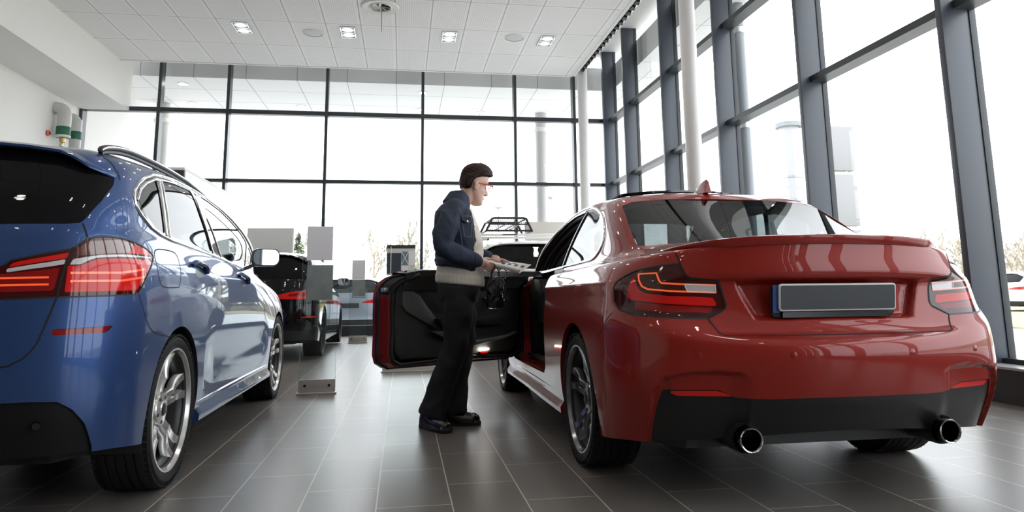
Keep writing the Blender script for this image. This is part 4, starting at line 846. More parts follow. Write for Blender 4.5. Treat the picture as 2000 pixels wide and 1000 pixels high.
# outside handle on the shut door
MB().tube([(.872, .93, .84), (.892, .96, .845), (.894, 1.08, .845), (.872, 1.11, .84)], .012, 10, flat=1.2).build('door_handle', P_, car)
_s = [0, .36, .8, 1.4, 2.0, 2.35, 2.67]
def _r(lx, yr, ys, z): return (lx, yr+ys, z)
_f = [3.0, 3.25, 3.4, 3.44]
BLUE = mknet([
 ([0.0,0.28,0.52,0.68,0.79,0.855,0.868,0.87,0.865,0.855,0.85,0.855,0.865,0.868,0.85,0.75,0.43,0.0],[-0.79,-0.785,-0.77,-0.73,-0.65,-0.5,-0.36,0.0,0.36,0.8,1.4,2.0,2.35,2.67,3.0,3.25,3.4,3.44],[0.29,0.29,0.29,0.285,0.285,0.27,0.25,0.22,0.21,0.205,0.2,0.2,0.2,0.2,0.2,0.2,0.2,0.2]),
 ([0.0,0.28,0.52,0.7,0.815,0.872,0.882,0.885,0.88,0.872,0.868,0.872,0.88,0.885,0.865,0.765,0.44,0.0],[-0.82,-0.815,-0.8,-0.755,-0.67,-0.52,-0.37,0.0,0.36,0.8,1.4,2.0,2.35,2.67,3.0,3.25,3.4,3.44],[0.4,0.4,0.4,0.4,0.4,0.39,0.38,0.35,0.33,0.3,0.28,0.3,0.33,0.36,0.36,0.36,0.36,0.36]),
 ([0.0,0.28,0.52,0.705,0.82,0.878,0.886,0.888,0.885,0.878,0.875,0.88,0.886,0.888,0.87,0.77,0.45,0.0],[-0.835,-0.83,-0.812,-0.765,-0.675,-0.525,-0.37,0.0,0.36,0.8,1.4,2.0,2.35,2.67,3.01,3.27,3.42,3.46],[0.5,0.5,0.5,0.5,0.5,0.5,0.49,0.47,0.45,0.42,0.4,0.42,0.45,0.47,0.47,0.47,0.47,0.47]),
 ([0.0,0.28,0.52,0.705,0.82,0.88,0.888,0.89,0.888,0.882,0.88,0.884,0.888,0.888,0.87,0.77,0.45,0.0],[-0.842,-0.836,-0.815,-0.768,-0.68,-0.53,-0.37,0.0,0.36,0.8,1.4,2.0,2.35,2.67,3.01,3.27,3.42,3.46],[0.62,0.62,0.62,0.62,0.62,0.62,0.615,0.6,0.59,0.57,0.56,0.57,0.58,0.59,0.58,0.57,0.57,0.57]),
 ([0.0,0.28,0.52,0.703,0.818,0.878,0.888,0.89,0.887,0.881,0.879,0.882,0.884,0.882,0.86,0.76,0.44,0.0],[-0.835,-0.829,-0.809,-0.763,-0.676,-0.53,-0.37,0.0,0.36,0.8,1.4,2.0,2.35,2.67,3.01,3.26,3.41,3.45],[0.72,0.72,0.72,0.72,0.72,0.72,0.72,0.71,0.7,0.69,0.68,0.69,0.69,0.69,0.67,0.65,0.64,0.63]),
 ([0.0,0.28,0.52,0.7,0.815,0.876,0.887,0.889,0.886,0.88,0.878,0.88,0.881,0.876,0.85,0.75,0.43,0.0],[-0.825,-0.82,-0.8,-0.755,-0.67,-0.53,-0.37,0.0,0.36,0.8,1.4,2.0,2.35,2.67,3.0,3.25,3.4,3.43],[0.8,0.8,0.8,0.8,0.8,0.8,0.8,0.795,0.79,0.78,0.775,0.775,0.77,0.76,0.73,0.7,0.68,0.67]),
 ([0.0,0.28,0.52,0.7,0.81,0.872,0.884,0.886,0.884,0.878,0.876,0.876,0.872,0.862,0.835,0.74,0.42,0.0],[-0.815,-0.81,-0.79,-0.748,-0.665,-0.53,-0.37,0.0,0.36,0.8,1.4,2.0,2.35,2.67,2.98,3.22,3.37,3.4],[0.88,0.88,0.88,0.88,0.88,0.88,0.88,0.88,0.875,0.865,0.86,0.85,0.84,0.82,0.78,0.74,0.71,0.7]),
 ([0.0,0.28,0.52,0.695,0.802,0.864,0.878,0.882,0.88,0.876,0.872,0.868,0.86,0.847,0.812,0.71,0.4,0.0],[-0.805,-0.8,-0.78,-0.74,-0.66,-0.53,-0.37,0.0,0.36,0.8,1.4,2.0,2.35,2.67,2.96,3.18,3.32,3.36],[0.95,0.95,0.95,0.95,0.955,0.96,0.96,0.955,0.95,0.94,0.93,0.915,0.89,0.855,0.83,0.775,0.74,0.73]),
 ([0.0,0.28,0.52,0.69,0.79,0.848,0.864,0.868,0.868,0.864,0.858,0.85,0.837,0.815,0.76,0.64,0.35,0.0],[-0.795,-0.79,-0.77,-0.73,-0.655,-0.53,-0.365,0.0,0.36,0.8,1.4,2.0,2.35,2.67,2.92,3.12,3.25,3.28],[1.0,1.0,1.0,1.0,1.005,1.008,1.005,1.0,0.99,0.975,0.96,0.938,0.91,0.88,0.86,0.8,0.76,0.75]),
 ([0.0,0.28,0.52,0.685,0.775,0.83,0.846,0.85,0.85,0.845,0.838,0.82,0.79,0.74,0.64,0.5,0.27,0.0],[-0.78,-0.775,-0.755,-0.718,-0.65,-0.53,-0.36,0.0,0.36,0.8,1.4,1.98,2.28,2.58,2.82,3.0,3.1,3.13],[1.06,1.06,1.06,1.06,1.065,1.07,1.07,1.065,1.055,1.045,1.015,0.985,0.955,0.925,0.91,0.86,0.815,0.8]),
 ([0.0,0.275,0.51,0.68,0.765,0.812,0.828,0.832,0.832,0.826,0.815,0.78,0.7,0.6,0.46,0.32,0.16,0.0],[-0.77,-0.765,-0.745,-0.708,-0.64,-0.525,-0.36,0.0,0.36,0.818,1.496,2.12,2.37,2.57,2.72,2.84,2.92,2.94],[1.1,1.1,1.1,1.1,1.105,1.11,1.11,1.105,1.095,1.08,1.05,1.02,1.0,0.985,0.965,0.945,0.935,0.93]),
 ([0.0,0.27,0.5,0.67,0.7498,0.793,0.808,0.812,0.812,0.808,0.808,0.763,0.668,0.56,0.43,0.29,0.145,0.0],[-0.72,-0.715,-0.695,-0.665,-0.6,-0.5,-0.35,0.0,0.36,0.836,1.656,2.22,2.4,2.55,2.68,2.76,2.8,2.81],[1.2,1.2,1.2,1.2,1.2,1.2,1.195,1.19,1.19,1.197,1.192,1.172,1.155,1.15,1.15,1.145,1.14,1.14]),
 ([0.0,0.265,0.48,0.645,0.7258,0.768,0.78,0.784,0.784,0.78,0.778,0.723,0.628,0.51,0.39,0.26,0.13,0.0],[-0.645,-0.64,-0.622,-0.595,-0.54,-0.45,-0.32,0.0,0.36,0.842,1.552,2.0,2.12,2.22,2.32,2.38,2.41,2.42],[1.302,1.302,1.3,1.297,1.294,1.294,1.294,1.296,1.296,1.306,1.301,1.286,1.274,1.274,1.274,1.274,1.274,1.274]),
 ([0.0,0.255,0.46,0.61,0.693,0.735,0.748,0.752,0.752,0.746,0.725,0.67,0.59,0.47,0.36,0.24,0.12,0.0],[-0.575,-0.57,-0.555,-0.53,-0.485,-0.4,-0.28,0.0,0.36,0.822,1.332,1.68,1.76,1.83,1.9,1.95,1.98,1.99],[1.398,1.396,1.39,1.378,1.381,1.386,1.391,1.401,1.406,1.401,1.386,1.376,1.381,1.386,1.391,1.396,1.398,1.399]),
 ([0.0,0.23,0.42,0.54,0.611,0.65,0.663,0.67,0.67,0.665,0.635,0.585,0.515,0.4,0.31,0.2,0.1,0.0],[-0.52,-0.515,-0.5,-0.47,-0.42,-0.33,-0.2,0.02,0.36,0.782,1.14,1.38,1.44,1.48,1.54,1.58,1.6,1.61],[1.452,1.45,1.442,1.427,1.434,1.439,1.444,1.454,1.459,1.454,1.439,1.429,1.434,1.439,1.444,1.449,1.452,1.454]),
 ([0.0,0.17,0.3,0.38,0.428,0.46,0.47,0.475,0.475,0.47,0.45,0.41,0.36,0.27,0.2,0.13,0.065,0.0],[-0.35,-0.345,-0.33,-0.3,-0.25,-0.17,-0.08,0.1,0.38,0.689,0.95,1.16,1.2,1.23,1.26,1.29,1.3,1.31],[1.494,1.492,1.487,1.481,1.488,1.492,1.496,1.502,1.505,1.502,1.493,1.486,1.486,1.488,1.49,1.492,1.493,1.494]),
 ([0.0,0.0,0.0,0.0,0.0,0.0,0.0,0.0,0.0,0.0,0.0,0.0,0.0,0.0,0.0,0.0,0.0,0.0],[-0.05,-0.05,-0.04,-0.02,0.02,0.08,0.15,0.25,0.38,0.533,0.71,0.87,0.9,0.92,0.94,0.95,0.955,0.96],[1.51,1.51,1.51,1.51,1.515,1.515,1.515,1.515,1.515,1.515,1.515,1.515,1.515,1.515,1.515,1.515,1.515,1.515]),
])
# ================================================================ BLUE HATCHBACK
BX, BY = -1.905, 3.50
car = thing('hatchback_car', 'metallic blue hatchback in the left foreground, seen from its right rear corner', 'car', (BX, BY, 0))
G = net_surface(BLUE, 22, 8)
# hollow under the number plate, groove along the doors, sill tuck
AX, AZ = np.abs(G[..., 0]), G[..., 2]
sidem = (G[..., 1] > .45) & (G[..., 1] < 2.25)
G[..., 0] -= np.where(sidem, .014*np.exp(-((AZ-.50)/.10)**2)*smst((G[..., 1]-.45)/.25)*smst((2.25-G[..., 1])/.25), 0)
LH, RH = Skin(G, -1), Skin(G, 1); BOTH = (LH, RH)
BTL = [(-0.50, 0.90), (-0.6193, 0.9538), (-0.6374, 0.9697), (-0.7968, 1.0146), (-0.8397, 1.0527)]+smooth2([(-0.8397, 1.0527), (-0.8883, 1.0633), (-0.9569, 1.0639), (-1.0483, 1.0529), (-1.1424, 1.0295), (-1.1875, 1.0062), (-1.1636, 0.9768), (-1.1041, 0.9194), (-1.0384, 0.8517), (-1.0065, 0.844)], 5)[1:]+[(-0.7833, 0.8388), (-0.6208, 0.8332), (-.50, .835)]
BT = {
 'b_amber': [(-0.8462, 1.044), (-0.9562, 1.056), (-1.0396, 1.046), (-1.0012, 1.0093), (-0.9021, 0.9998), (-0.8139, 0.9881), (-0.8122, 1.0171)],
 'b_white': [(-0.7981, 0.9753), (-0.8359, 0.9846), (-0.882, 0.9938), (-0.9709, 0.9997), (-1.1689, 0.9985), (-1.1545, 0.9933), (-0.9444, 0.9897), (-0.8665, 0.9825), (-0.8419, 0.9723), (-0.8187, 0.9572), (-0.7885, 0.9546)],
 'b_white2': [(-0.7788, 0.9749), (-0.7368, 0.9642), (-0.6258, 0.9399), (-0.6232, 0.9261), (-0.6823, 0.9379), (-0.728, 0.946), (-0.7739, 0.9565)],
 'b_red1': [(-0.7932, 1.0), (-0.6436, 0.9618), (-0.6258, 0.9439), (-0.7368, 0.969), (-0.7834, 0.9791)],
 'b_red2': [(-0.783, 0.952), (-0.815, 0.952), (-0.845, 0.966), (-0.87, 0.978), (-0.96, 0.984), (-1.15, 0.985), (-1.14, 0.972), (-1.085, 0.922), (-1.03, 0.862), (-0.775, 0.856)],
 'b_red3': [(-.50, .925), (-.62, .922), (-.72, .936), (-.762, .944), (-.748, .862), (-.50, .855)],
 'b_red4': [(-1.05, 1.045), (-1.14, 1.022), (-1.17, 1.006), (-0.96, 1.006), (-1.006, 1.012)],
}
IN2 = [(-0.95, 0.10), (-0.9069, 0.2861), (-0.9024, 0.3022), (-0.8584, 0.3911), (-0.8142, 0.4474), (-0.7746, 0.4768), (-0.7047, 0.4829), (-0.6382, 0.4843), (0.5, 0.4843), (0.5, 0.1)]
RF2 = [(-0.7459, 0.7265), (-0.9232, 0.7316), (-0.9051, 0.7121), (-0.8895, 0.707), (-0.7465, 0.7052)]
GL2 = [(-0.744, 1.318), (-0.752, 1.275), (-0.746, 1.206), (-0.723, 1.129), (-0.712, 1.112), (-0.677, 1.106), (-0.477, 1.1), (0.5, 1.098), (0.5, 1.436), (-0.336, 1.428), (-0.462, 1.419), (-0.567, 1.404), (-0.616, 1.383), (-0.674, 1.348), (-0.704, 1.335)]
HT2 = [(0.5, 1.445), (-.40, 1.44), (-.58, 1.42), (-.66, 1.385), (-.725, 1.345), (-.757, 1.305), (-.764, 1.26), (-.755, 1.195), (-.735, 1.125), (-0.722, 1.105), (-0.741, 1.058), (-.752, 1.0), (-.72, .92), (-0.684, 0.834), (-0.672, 0.779), (-0.654, 0.707), (-0.645, 0.676), (-0.616, 0.635), (-0.585, 0.616), (-0.557, 0.605), (.5, .600)]
DL2 = [(-0.405, 1.245), (-0.387, 1.275), (-0.321, 1.318), (-0.216, 1.36), (-0.072, 1.398), (0.04, 1.411), (0.28, 1.427), (.6, 1.43), (.9, 1.42), (1.15, 1.395), (1.38, 1.348), (1.62, 1.282), (1.86, 1.20), (2.06, 1.12), (2.02, 1.075), (1.92, 1.035), (1.556, 1.010), (1.107, 1.035), (0.701, 1.060), (0.254, 1.078), (-0.041, 1.092), (-0.179, 1.108), (-0.277, 1.13), (-0.368, 1.175), (-.405, 1.215)]
QG2 = [(-0.36, 1.235), (-0.30, 1.289), (-0.211, 1.33), (-0.07, 1.369), (-0.066, 1.289), (-0.10, 1.129), (-0.112, 1.118), (-0.211, 1.132), (-0.314, 1.187)]
RG2 = [(0.026, 1.386), (0.28, 1.402), (.505, 1.406), (.59, 1.265), (.70, 1.084), (0.254, 1.10), (-0.02, 1.112), (0.007, 1.246)]
FG2 = [(.705, 1.405), (.9, 1.396), (1.13, 1.372), (1.35, 1.326), (1.58, 1.262), (1.74, 1.206), (1.66, 1.035), (1.556, 1.032), (1.107, 1.055), (.93, 1.066), (.735, 1.266)]
QF2 = [(1.79, 1.188), (1.95, 1.125), (1.90, 1.055), (1.73, 1.05)]
DR2 = [(-0.041, 1.093), (-0.022, 0.991), (0.035, 0.924), (0.234, 0.796), (0.312, 0.72), (0.399, 0.574), (0.47, 0.41), (0.53, 0.361), (0.619, 0.331), (1.209, 0.310), (1.20, .455), (1.225, .62), (1.215, .78), (1.12, .93), (.93, 1.028), (.80, 1.059)]
DF2 = [(1.224, .308), (2.17, .276), (2.24, .40), (2.27, .6), (2.24, .8), (2.15, .95), (2.02, 1.02), (1.90, 1.034), (1.556, 1.012), (1.107, 1.037), (0.815, 1.057), (.945, 1.026), (1.135, .93), (1.23, .78), (1.24, .62), (1.215, .455)]
WS2 = [(-.70, 1.03), (-.66, 1.20), (-.58, 1.33), (-.50, 1.42), (-.3, 1.44), (.5, 1.45), (.5, .99), (-.3, .99)]
for s in BOTH:
    for yw in (0.0, 2.67):
        s.cut('void', None, None, f=lambda V, yw=yw: np.where(np.abs(V[:, 0]) > .5, np.hypot(V[:, 1]-yw, V[:, 2]-.335)-.362, 0.5))
    s.cut('tail_light', 'cyl', BTL, isrear, ['body'])
    for k_, pl in BT.items(): s.cut(k_, 'cyl', pl, isrear, ['tail_light'])
    s.cut('rear_window', 'rear', GL2, lambda V, N: (V[:, 1] < -.33) & (V[:, 2] > 1.0), ['body'])
    s.cut('tailgate', 'rear', HT2, lambda V, N: V[:, 1] < -.36, ['body'])
    s.cut('lower_bumper', 'cyl', IN2, lowrear, ['body', 'tailgate'])
    s.cut('reflector', 'cyl', RF2, lowrear, ['body', 'tailgate'])
    s.cut('dlo', 'side', DL2, lambda V, N: (np.abs(V[:, 0]) > .55) & (V[:, 2] > .95), ['body'])
    s.cut('quarter_window', 'side', QG2, isside, ['dlo']); s.cut('rear_door_window', 'side', RG2, isside, ['dlo']); s.cut('front_door_window', 'side', FG2, isside, ['dlo']); s.cut('front_quarter_window', 'side', QF2, isside, ['dlo'])
    s.cut('windscreen', 'rear', WS2, lambda V, N: (V[:, 1] > 1.3) & (V[:, 2] > .96) & (N[:, 1] > .25), ['body'])
    s.cut('rear_door', 'side', DR2, lambda V, N: np.abs(V[:, 0]) > .7, ['body']); s.cut('front_door', 'side', DF2, lambda V, N: np.abs(V[:, 0]) > .7, ['body'])
P_ = M['bluepaint']; M['bluedark'] = mat('shaded_cup_blue', (0.010, 0.018, 0.045), 0.25)
skin_part(BOTH, ['body'], 'body', [P_, M['gap']], car, 0.018)
skin_part(BOTH, ['body', 'tailgate', 'rear_door', 'front_door'], 'inner_lining', [M['interior']], car, 0, inset=0.04)
skin_part(BOTH, ['tailgate'], 'tailgate', [P_, M['gap']], car, 0.018)
skin_part(BOTH, ['lower_bumper'], 'lower_bumper', [M['matteblack'], M['matteblack']], car, 0.02, inset=0.012)
skin_part(BOTH, ['rear_window'], 'rear_window', [M['darkglass'], M['black']], car, 0.012, inset=0.002)
skin_part(BOTH, ['windscreen'], 'windscreen', [M['clearcar'], M['black']], car, 0.01, inset=0.003)
ss = Surf(G, 'side', lambda V, N: np.abs(V[:, 0]) > .5); cf = Surf(G, 'cyl', isrear); rf = Surf(G, 'rear', lambda V, N: V[:, 1] < -.36)
M['lens_white'] = mat('milky_lens', (0.55, 0.53, 0.52), 0.15, coat=1.0); M['lens_brown'] = mat('amber_red_lens', (0.10, 0.018, 0.006), 0.06, coat=1.0)
for s in BOTH:
    tl = skin_part([s], ['tail_light'], 'tail_light', [M['lens_dark'], M['black']], car, 0.02, inset=0.001)
    for nm, on, mm in (('b_amber', 'indicator_lens', 'lens_brown'), ('b_white', 'light_strip', 'lens_white'), ('b_white2', 'reversing_lens', 'lens_white'), ('b_red1', 'upper_lens', 'lens_red'), ('b_red2', 'brake_lens', 'lens_red'), ('b_red3', 'fog_lens', 'lens_mid'), ('b_red4', 'side_lens', 'lens_red')): skin_part([s], [nm], on, [M[mm]], tl, inset=0.001)
    b = MB()
    for z in (.880, .905): ribbon(b, cf, [(-.52, z), (-.735, z+.004)], .007, .0, side=s.side)
    for z in (.895, .925): ribbon(b, cf, [(-.79, z), (-.95, z+.003), (-1.08, z+.02)], .008, .0, side=s.side)
    b.build('light_guide', M['lens_line'], tl, angle=None)
    b = MB(); ribbon(b, cf, [(-0.8, 1.018), (-0.7799, 0.9627), (-0.7665, 0.9018), (-0.7562, 0.836)], .008, .001, side=s.side); b.build('lamp_joint', M['gap'], tl, angle=None)
    b = MB(); ribbon(b, cf, BTL[1:-1], .006, .001, side=s.side); b.build('lamp_gasket', M['black'], tl, angle=None)
    skin_part([s], ['reflector'], 'reflector', [M['lens_mid'], M['black']], car, 0.01, inset=0.005)
    for nm in ('quarter_window', 'rear_door_window'): skin_part([s], [nm], nm, [M['tint'], M['black']], car, 0.01, inset=0.005)
    for nm in ('front_door_window', 'front_quarter_window'): skin_part([s], [nm], nm, [M['clearcar'], M['black']], car, 0.01, inset=0.005)
    tr = skin_part([s], ['dlo'], 'window_surround', [M['blackgloss'], M['black']], car, 0.01, inset=0.001)
    b = MB(); ribbon(b, ss, DL2, 0.013, .001, side=s.side, closed=True, height=.006)
    ribbon(b, ss, [(-.372, 1.238), (-.305, 1.296), (-.214, 1.337), (-.07, 1.377), (.28, 1.41), (.52, 1.413)], .010, 0, side=s.side, height=.004)
    ribbon(b, ss, [(.535, 1.41), (.61, 1.265), (.725, 1.075)], .014, 0, side=s.side, height=.004); ribbon(b, ss, [(.68, 1.41), (.712, 1.266), (.905, 1.064)], .010, 0, side=s.side, height=.004)
    ribbon(b, ss, [(-.03, 1.376), (-.048, 1.275), (-.085, 1.112)], .016, 0, side=s.side, height=.004); ribbon(b, ss, [(.008, 1.384), (-.010, 1.246), (-.045, 1.106)], .010, 0, side=s.side, height=.004)
    b.build('window_chrome', M['chrome'], tr, angle=None)
    for nm, pts in (('rear_door', [(.17, .985), (.205, 1.0), (.36, .985), (.42, .955)]), ('front_door', [(1.215, .955), (1.25, .968), (1.40, .945), (1.46, .915)])):
        d = skin_part([s], [nm], nm, [P_, M['gap']], car, 0.018)
        b = MB(); tube = []
        for k_, (u, v) in enumerate(densify(pts, .03)):
            p, n = ss.at(u, v); n_ = len(densify(pts, .03))-1; t = math.sin(PI*k_/n_); tube.append(tuple((p+n*(.002+.015*min(1, t*1.8)))*np.array([-s.side, 1, 1])))
        b.tube(tube, .0095, 10, flat=1.7, up=(0, 0, 1)); b.build('door_handle', P_, d)
        cx, cz = (.295, .950) if nm == 'rear_door' else (1.335, .915)
        b = MB(); rows = [[tuple((np.array(ss.at(cx+.075*f_*math.cos(a), cz+.024*f_*math.sin(a))[0])+ss.at(cx, cz)[1]*.0006)*np.array([-s.side, 1, 1])) for a in np.linspace(0, 2*PI, 25)[:-1]] for f_ in (1, .6, .05)]
        b.grid(rows, closeu=True); b.build('cup_shade_disc', M['bluedark'], d, angle=None)  # flat disc on the door; the cup's shade is put into its darker blue
    b = MB(); ribbon(b, ss, smooth2([(-0.313, 1.031), (-0.097, 1.039), (-0.032, 1.022), (-0.022, 0.986), (-0.04, 0.889), (-0.096, 0.876), (-0.263, 0.877), (-0.312, 0.907), (-0.334, 0.954)], 4, True), .005, .0006, side=s.side, closed=True)
    b.build('fuel_flap', M['gap'], car, angle=None)
    b = MB(); ribbon(b, cf, smooth2([(-1.0401, 0.8465), (-1.0752, 0.7887), (-1.1203, 0.7293), (-1.1951, 0.6892), (-1.38, 0.66)], 5), .005, .0006, side=s.side); b.build('bumper_joint', M['gap'], car, angle=None)
    sx = s.side
    secs = []
    for y in np.linspace(.37, 2.30, 20):
        secs.append([(sx*.80, y, .20), (sx*.865, y, .195), (sx*.893, y, .215), (sx*.896, y, .245), (sx*.872, y, .275), (sx*.878, y, .305), (sx*.86, y, .32), (sx*.80, y, .31)])
    MB().loft(secs).build('side_skirt', P_, car, angle=50)
    rl = [tuple(p) for p in catmull([(sx*.648, -.42, 1.438), (sx*.648, -.36, 1.462), (sx*.646, -.2, 1.489), (sx*.644, 0, 1.503), (sx*.642, .4, 1.508), (sx*.64, .8, 1.496), (sx*.636, 1.2, 1.462), (sx*.634, 1.34, 1.436)], 5)]
    b = MB(); b.tube(rl, [.004, .007, .010]+[.013]*(len(rl)-6)+[.010, .007, .004], 10, flat=1.2, up=(0, 0, 1)); b.tube([(p[0]-sx*.004, p[1], p[2]-.018) for p in rl[3:-4]], .010, 6)
    b.build('roof_rail', M['black'], car)
    b = MB(); b.tube([(p[0]+sx*.012, p[1], p[2]+.004) for p in rl], .004, 6); b.build('rail_strip', M['chrome'], car)
    for yy in (0, 2.67):
        make_wheel('wheel', .333, .225, .262, 'double', M['rimsilver'], car, (sx*.770, yy, .331), sx); wheel_well(sx, yy, .335, .362, sx*.60, sx*.868, car)
    door_mirror(car, sx*.965, 1.56, 1.092, sx, P_, .34*sx)
for sd in (-1, 1):
    for sf_, pl in ((cf, [(-0.8339, 1.1105), (-0.8418, 1.0578)]), (cf, smooth2([(-0.7549, 0.834), (-0.7395, 0.7789), (-0.7187, 0.7074), (-0.7086, 0.6765), (-0.6828, 0.6346), (-0.6556, 0.6155), (-0.6308, 0.6049), (-.5, .601), (0, .600)], 4)), (rf, [(-0.640, 1.433), (-0.708, 1.385), (-0.740, 1.346), (-0.757, 1.305)])):
        b = MB(); ribbon(b, sf_, pl, .007, .0008, side=sd); b.build('tailgate_joint', M['gap'], car, angle=None)
secs = []
tops = [(-.745, 1.318), (-.715, 1.333), (-0.674, 1.350), (-0.616, 1.386), (-0.567, 1.407), (-0.462, 1.421), (-0.336, 1.43), (-.2, 1.436), (0, 1.438)]
tops = tops+[(-a, b_) for a, b_ in tops[-2::-1]]
for (u, v) in densify(tops, .03):
    p, n = rf.at(-abs(u), v); p = np.array([u, p[1], p[2]]); e = .012+.050*smst((.76-abs(u))/.2)
    secs.append([(u, p[1]+.05, p[2]+.016), (u, p[1]-e*.5, p[2]+.012), (u, p[1]-e, p[2]+.004), (u, p[1]-e, p[2]-.006), (u, p[1]-e*.6, p[2]-.010), (u, p[1]+.02, p[2]-.008)])
MB().loft(secs).build('roof_spoiler', P_, car, angle=60)
T = Matrix.Translation((.66, -.765, .40)) @ Matrix.Rotation(math.radians(20), 4, 'Z')
MB().lathe([(0, -.012), (.012, -.012), (.0135, -.010), (.014, .01)], 20, 'y', T=T).build('parking_sensor', M['gunmetal'], car)
fin = []
for t in np.linspace(0, 1, 10):
    y = .20-.17*t; h = .060*math.sin(PI*.5*min(1, t*1.06))**1.2*(1 if t < .93 else 1-(t-.93)*3)+.004; w = .02*(1-.25*t); z0 = 1.508
    fin.append([(w*1.2, y, z0), (w*.7, y, z0+h*.45), (0, y, z0+h), (-w*.7, y, z0+h*.45), (-w*1.2, y, z0)])
MB().loft(fin).build('roof_aerial', P_, car, angle=60)
b = MB(); b.prism([(-.62, -.55), (.62, -.55), (.70, -.42), (.60, -.40), (.60, .41), (.82, .46), (.82, 2.2), (.60, 2.26), (.60, 3.1), (-.60, 3.1), (-.60, 2.26), (-.82, 2.2), (-.82, .46), (-.60, .41), (-.60, -.40), (-.70, -.42)], .20, .30, 'z'); o_ = b.build('underbody', M['gap'], car); o_.location.z = .03
MB().box((-.66, -.5, .3), (.66, .10, .80)).build('boot_floor', M['interior'], car, bevel=.03)
MB().prism([(1.75, .60), (1.75, .92), (1.95, 1.0), (2.5, 1.0), (2.5, .60)], -.74, .74, 'x').build('dashboard', M['interior'], car, bevel=.02)
def lift(o, dz): o.location.z += dz; return o
for sx in (-1, 1): lift(seat(sx*.37, 1.10, car, M['interior']), .10)
for sx in (-1, 1): lift(seat(sx*.37, .25, car, M['interior']), .10)
